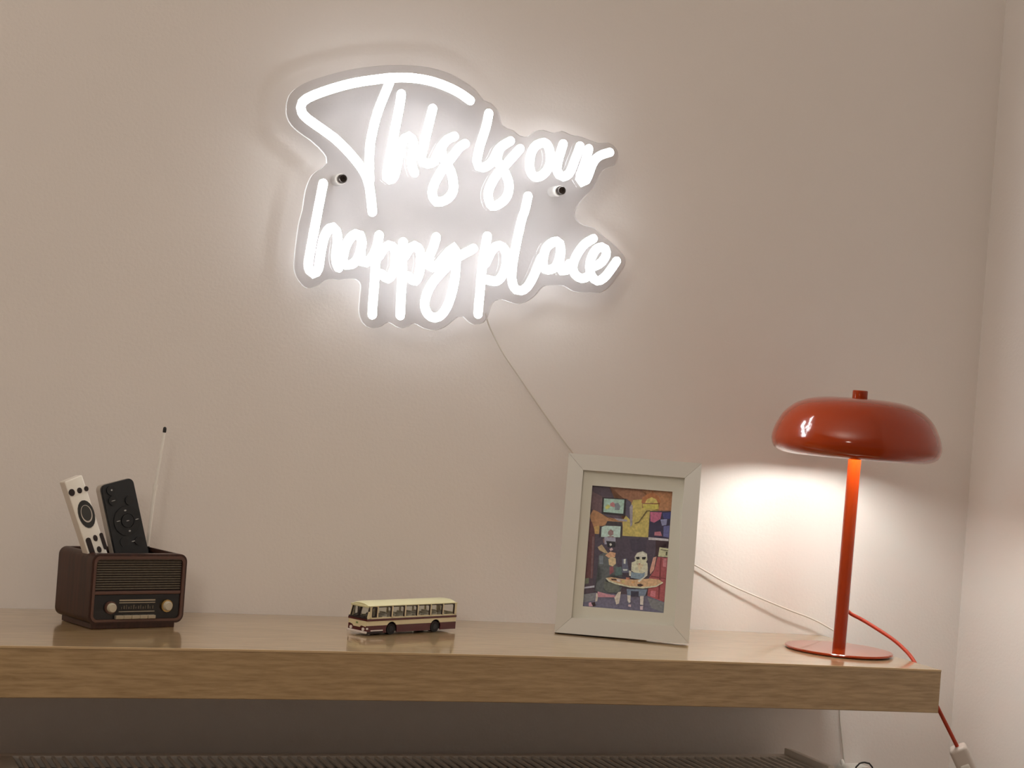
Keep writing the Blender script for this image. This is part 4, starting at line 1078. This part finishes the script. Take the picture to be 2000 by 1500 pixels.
link_mesh('centre_button', add_prism(bmesh.new(), ellipse(x0, z0, 0.0070, 0.0070, 28), lambda a, b: Vector((a, -0.0018, b)), (0, 0.0022, 0)), 'remote_black_btn', nav)
for p, w, h in (((0.0541, 0.0395, 0.1206), 0.0012, 0.0008), ((0.0464, 0.0381, 0.1092), 0.0022, 0.0004), ((0.0683, 0.0384, 0.1116), 0.0020, 0.0004), ((0.0599, 0.0369, 0.0991), 0.0011, 0.0009), ((0.0573, 0.0382, 0.1098), 0.0018, 0.0004),
                ((0.0399, 0.0407, 0.1306), 0.0024, 0.0004), ((0.0376, 0.042, 0.1417), 0.0009, 0.0009)):
    link_mesh('icon', disc(bmesh.new(), bmx, p, w, h, -0.0022, -0.0012, n=12), 'icon', brem)
link_mesh('button', pill(bmesh.new(), bmx, (0.0540, 0.0355, 0.0878), (0.0545, 0.0355, 0.0870), 0.0046), 'remote_black_btn', brem)
link_mesh('button', disc(bmesh.new(), bmx, (0.0715, 0.0357, 0.0889), 0.0050, 0.0044, -0.0016, 0.0004), 'remote_black_btn', brem)
link_mesh('icon', disc(bmesh.new(), bmx, (0.0660, 0.0357, 0.0885), 0.0030, 0.0004, -0.0012, 0.0002, n=12), 'icon', brem)

# ------------------------------------------------------------------ radiator under the shelf
rad = thing('radiator', 'flat panel radiator with slotted top grille on the wall below the shelf', 'radiator', (0, 0, 0))
RL, RR, RB, RFY, RTOP, RBOT = -1.030, -0.0505, -0.030, -0.135, -0.1628, -0.75
link_mesh('rear_panel', box(RL, RR, RB - 0.012, RB, RBOT, RTOP - 0.014, 0.002), 'radiator', rad, smooth=35)
link_mesh('front_panel', box(RL, RR, RFY, RFY + 0.012, RBOT, RTOP - 0.014, 0.002), 'radiator', rad, smooth=35)
bm = bmesh.new()
k = 0
x = RL + 0.02
while x < RR - 0.02:
    add_box(bm, x, x + 0.0012, RFY + 0.013, RB - 0.013, RBOT + 0.03, RTOP - 0.04)
    x += 0.025
fins = link_mesh('convector_fins', bm, 'radiator_in', rad)  # fins take the painted dark of the shaded interior
link_mesh('grille_rail', box(RL - 0.058, RR - 0.0082, RB - 0.0145, RB, RTOP - 0.013, RTOP, 0.0012), 'radiator', rad, smooth=35)
link_mesh('grille_rail', box(RL - 0.058, RR - 0.0082, RFY, RFY + 0.0145, RTOP - 0.013, RTOP, 0.0012), 'radiator', rad, smooth=35)
slat0 = None
for k in range(83):
    sx = -1.0032 + 0.01144 * k
    if sx > RR - 0.013:
        break
    if slat0 is None:
        slat0 = link_mesh('slat', box(-0.0019, 0.0019, RFY + 0.0143, RB - 0.0143, RTOP - 0.0035, RTOP - 0.0005, 0.0004, 1), 'radiator', rad, loc=(sx, 0, 0))
    else:
        c = slat0.copy()
        COL.objects.link(c)
        c.location.x = sx
for x0, zt_ in ((RL - 0.06, RTOP), (RR - 0.0082, RTOP + 0.0068)):
    link_mesh('side_panel', box(x0, RR if x0 > -0.5 else RL + 0.018, RFY + (0.0 if x0 > -0.5 else 0.0140) - 0.001, RB + (0.002 if x0 > -0.5 else -0.0140), RBOT, zt_, 0.0004), 'radiator', rad, smooth=35)
link_mesh('inner_shade_block', box(RL + 0.02, RR - 0.009, RFY + 0.0125, RB - 0.0125, RBOT + 0.02, RTOP - 0.05), 'radiator_in', rad)  # added dark block standing in for the shade below the slats
for sx in (-0.95, -0.15):
    link_mesh('wall_bracket', box(sx, sx + 0.03, RB - 0.001, -0.0004, -0.62, -0.30, 0.002), 'radiator', rad)

# ------------------------------------------------------------------ adapter for the sign, below the shelf end
adp = thing('power_adapter', 'small white plug-in power adapter on the wall right of the radiator', 'adapter', (0.0500, -0.0005, -0.1845))
link_mesh('adapter_body', box(-0.0160, 0.0200, -0.032, 0.0, -0.034, 0.0050, 0.006, 4), 'white_plastic', adp, smooth=35)
link_mesh('strain_relief', add_cyl(bmesh.new(), (-0.0110, -0.006, 0.0090), (-0.0110, -0.010, 0.0030), 0.0022, 14, 0.0032), 'white_plastic', adp, smooth=35)
loop = [(-0.0075, -0.030, 0.0010), (-0.0062, -0.030, 0.0058), (-0.0010, -0.029, 0.0100), (0.0070, -0.028, 0.0112), (0.0140, -0.028, 0.0098), (0.0190, -0.028, 0.0050), (0.0215, -0.027, -0.0040), (0.0225, -0.024, -0.0200), (0.0235, -0.020, -0.0500)]
tag(link_mesh('cable', add_sweep(bmesh.new(), smooth_path([Vector(p) + Vector((0.0500, -0.0045, -0.1845)) for p in loop], 0.004), 0.0011, 8), 'black_cord', None, smooth=60),
    'thin black cable looping over the small white adapter', 'cable')
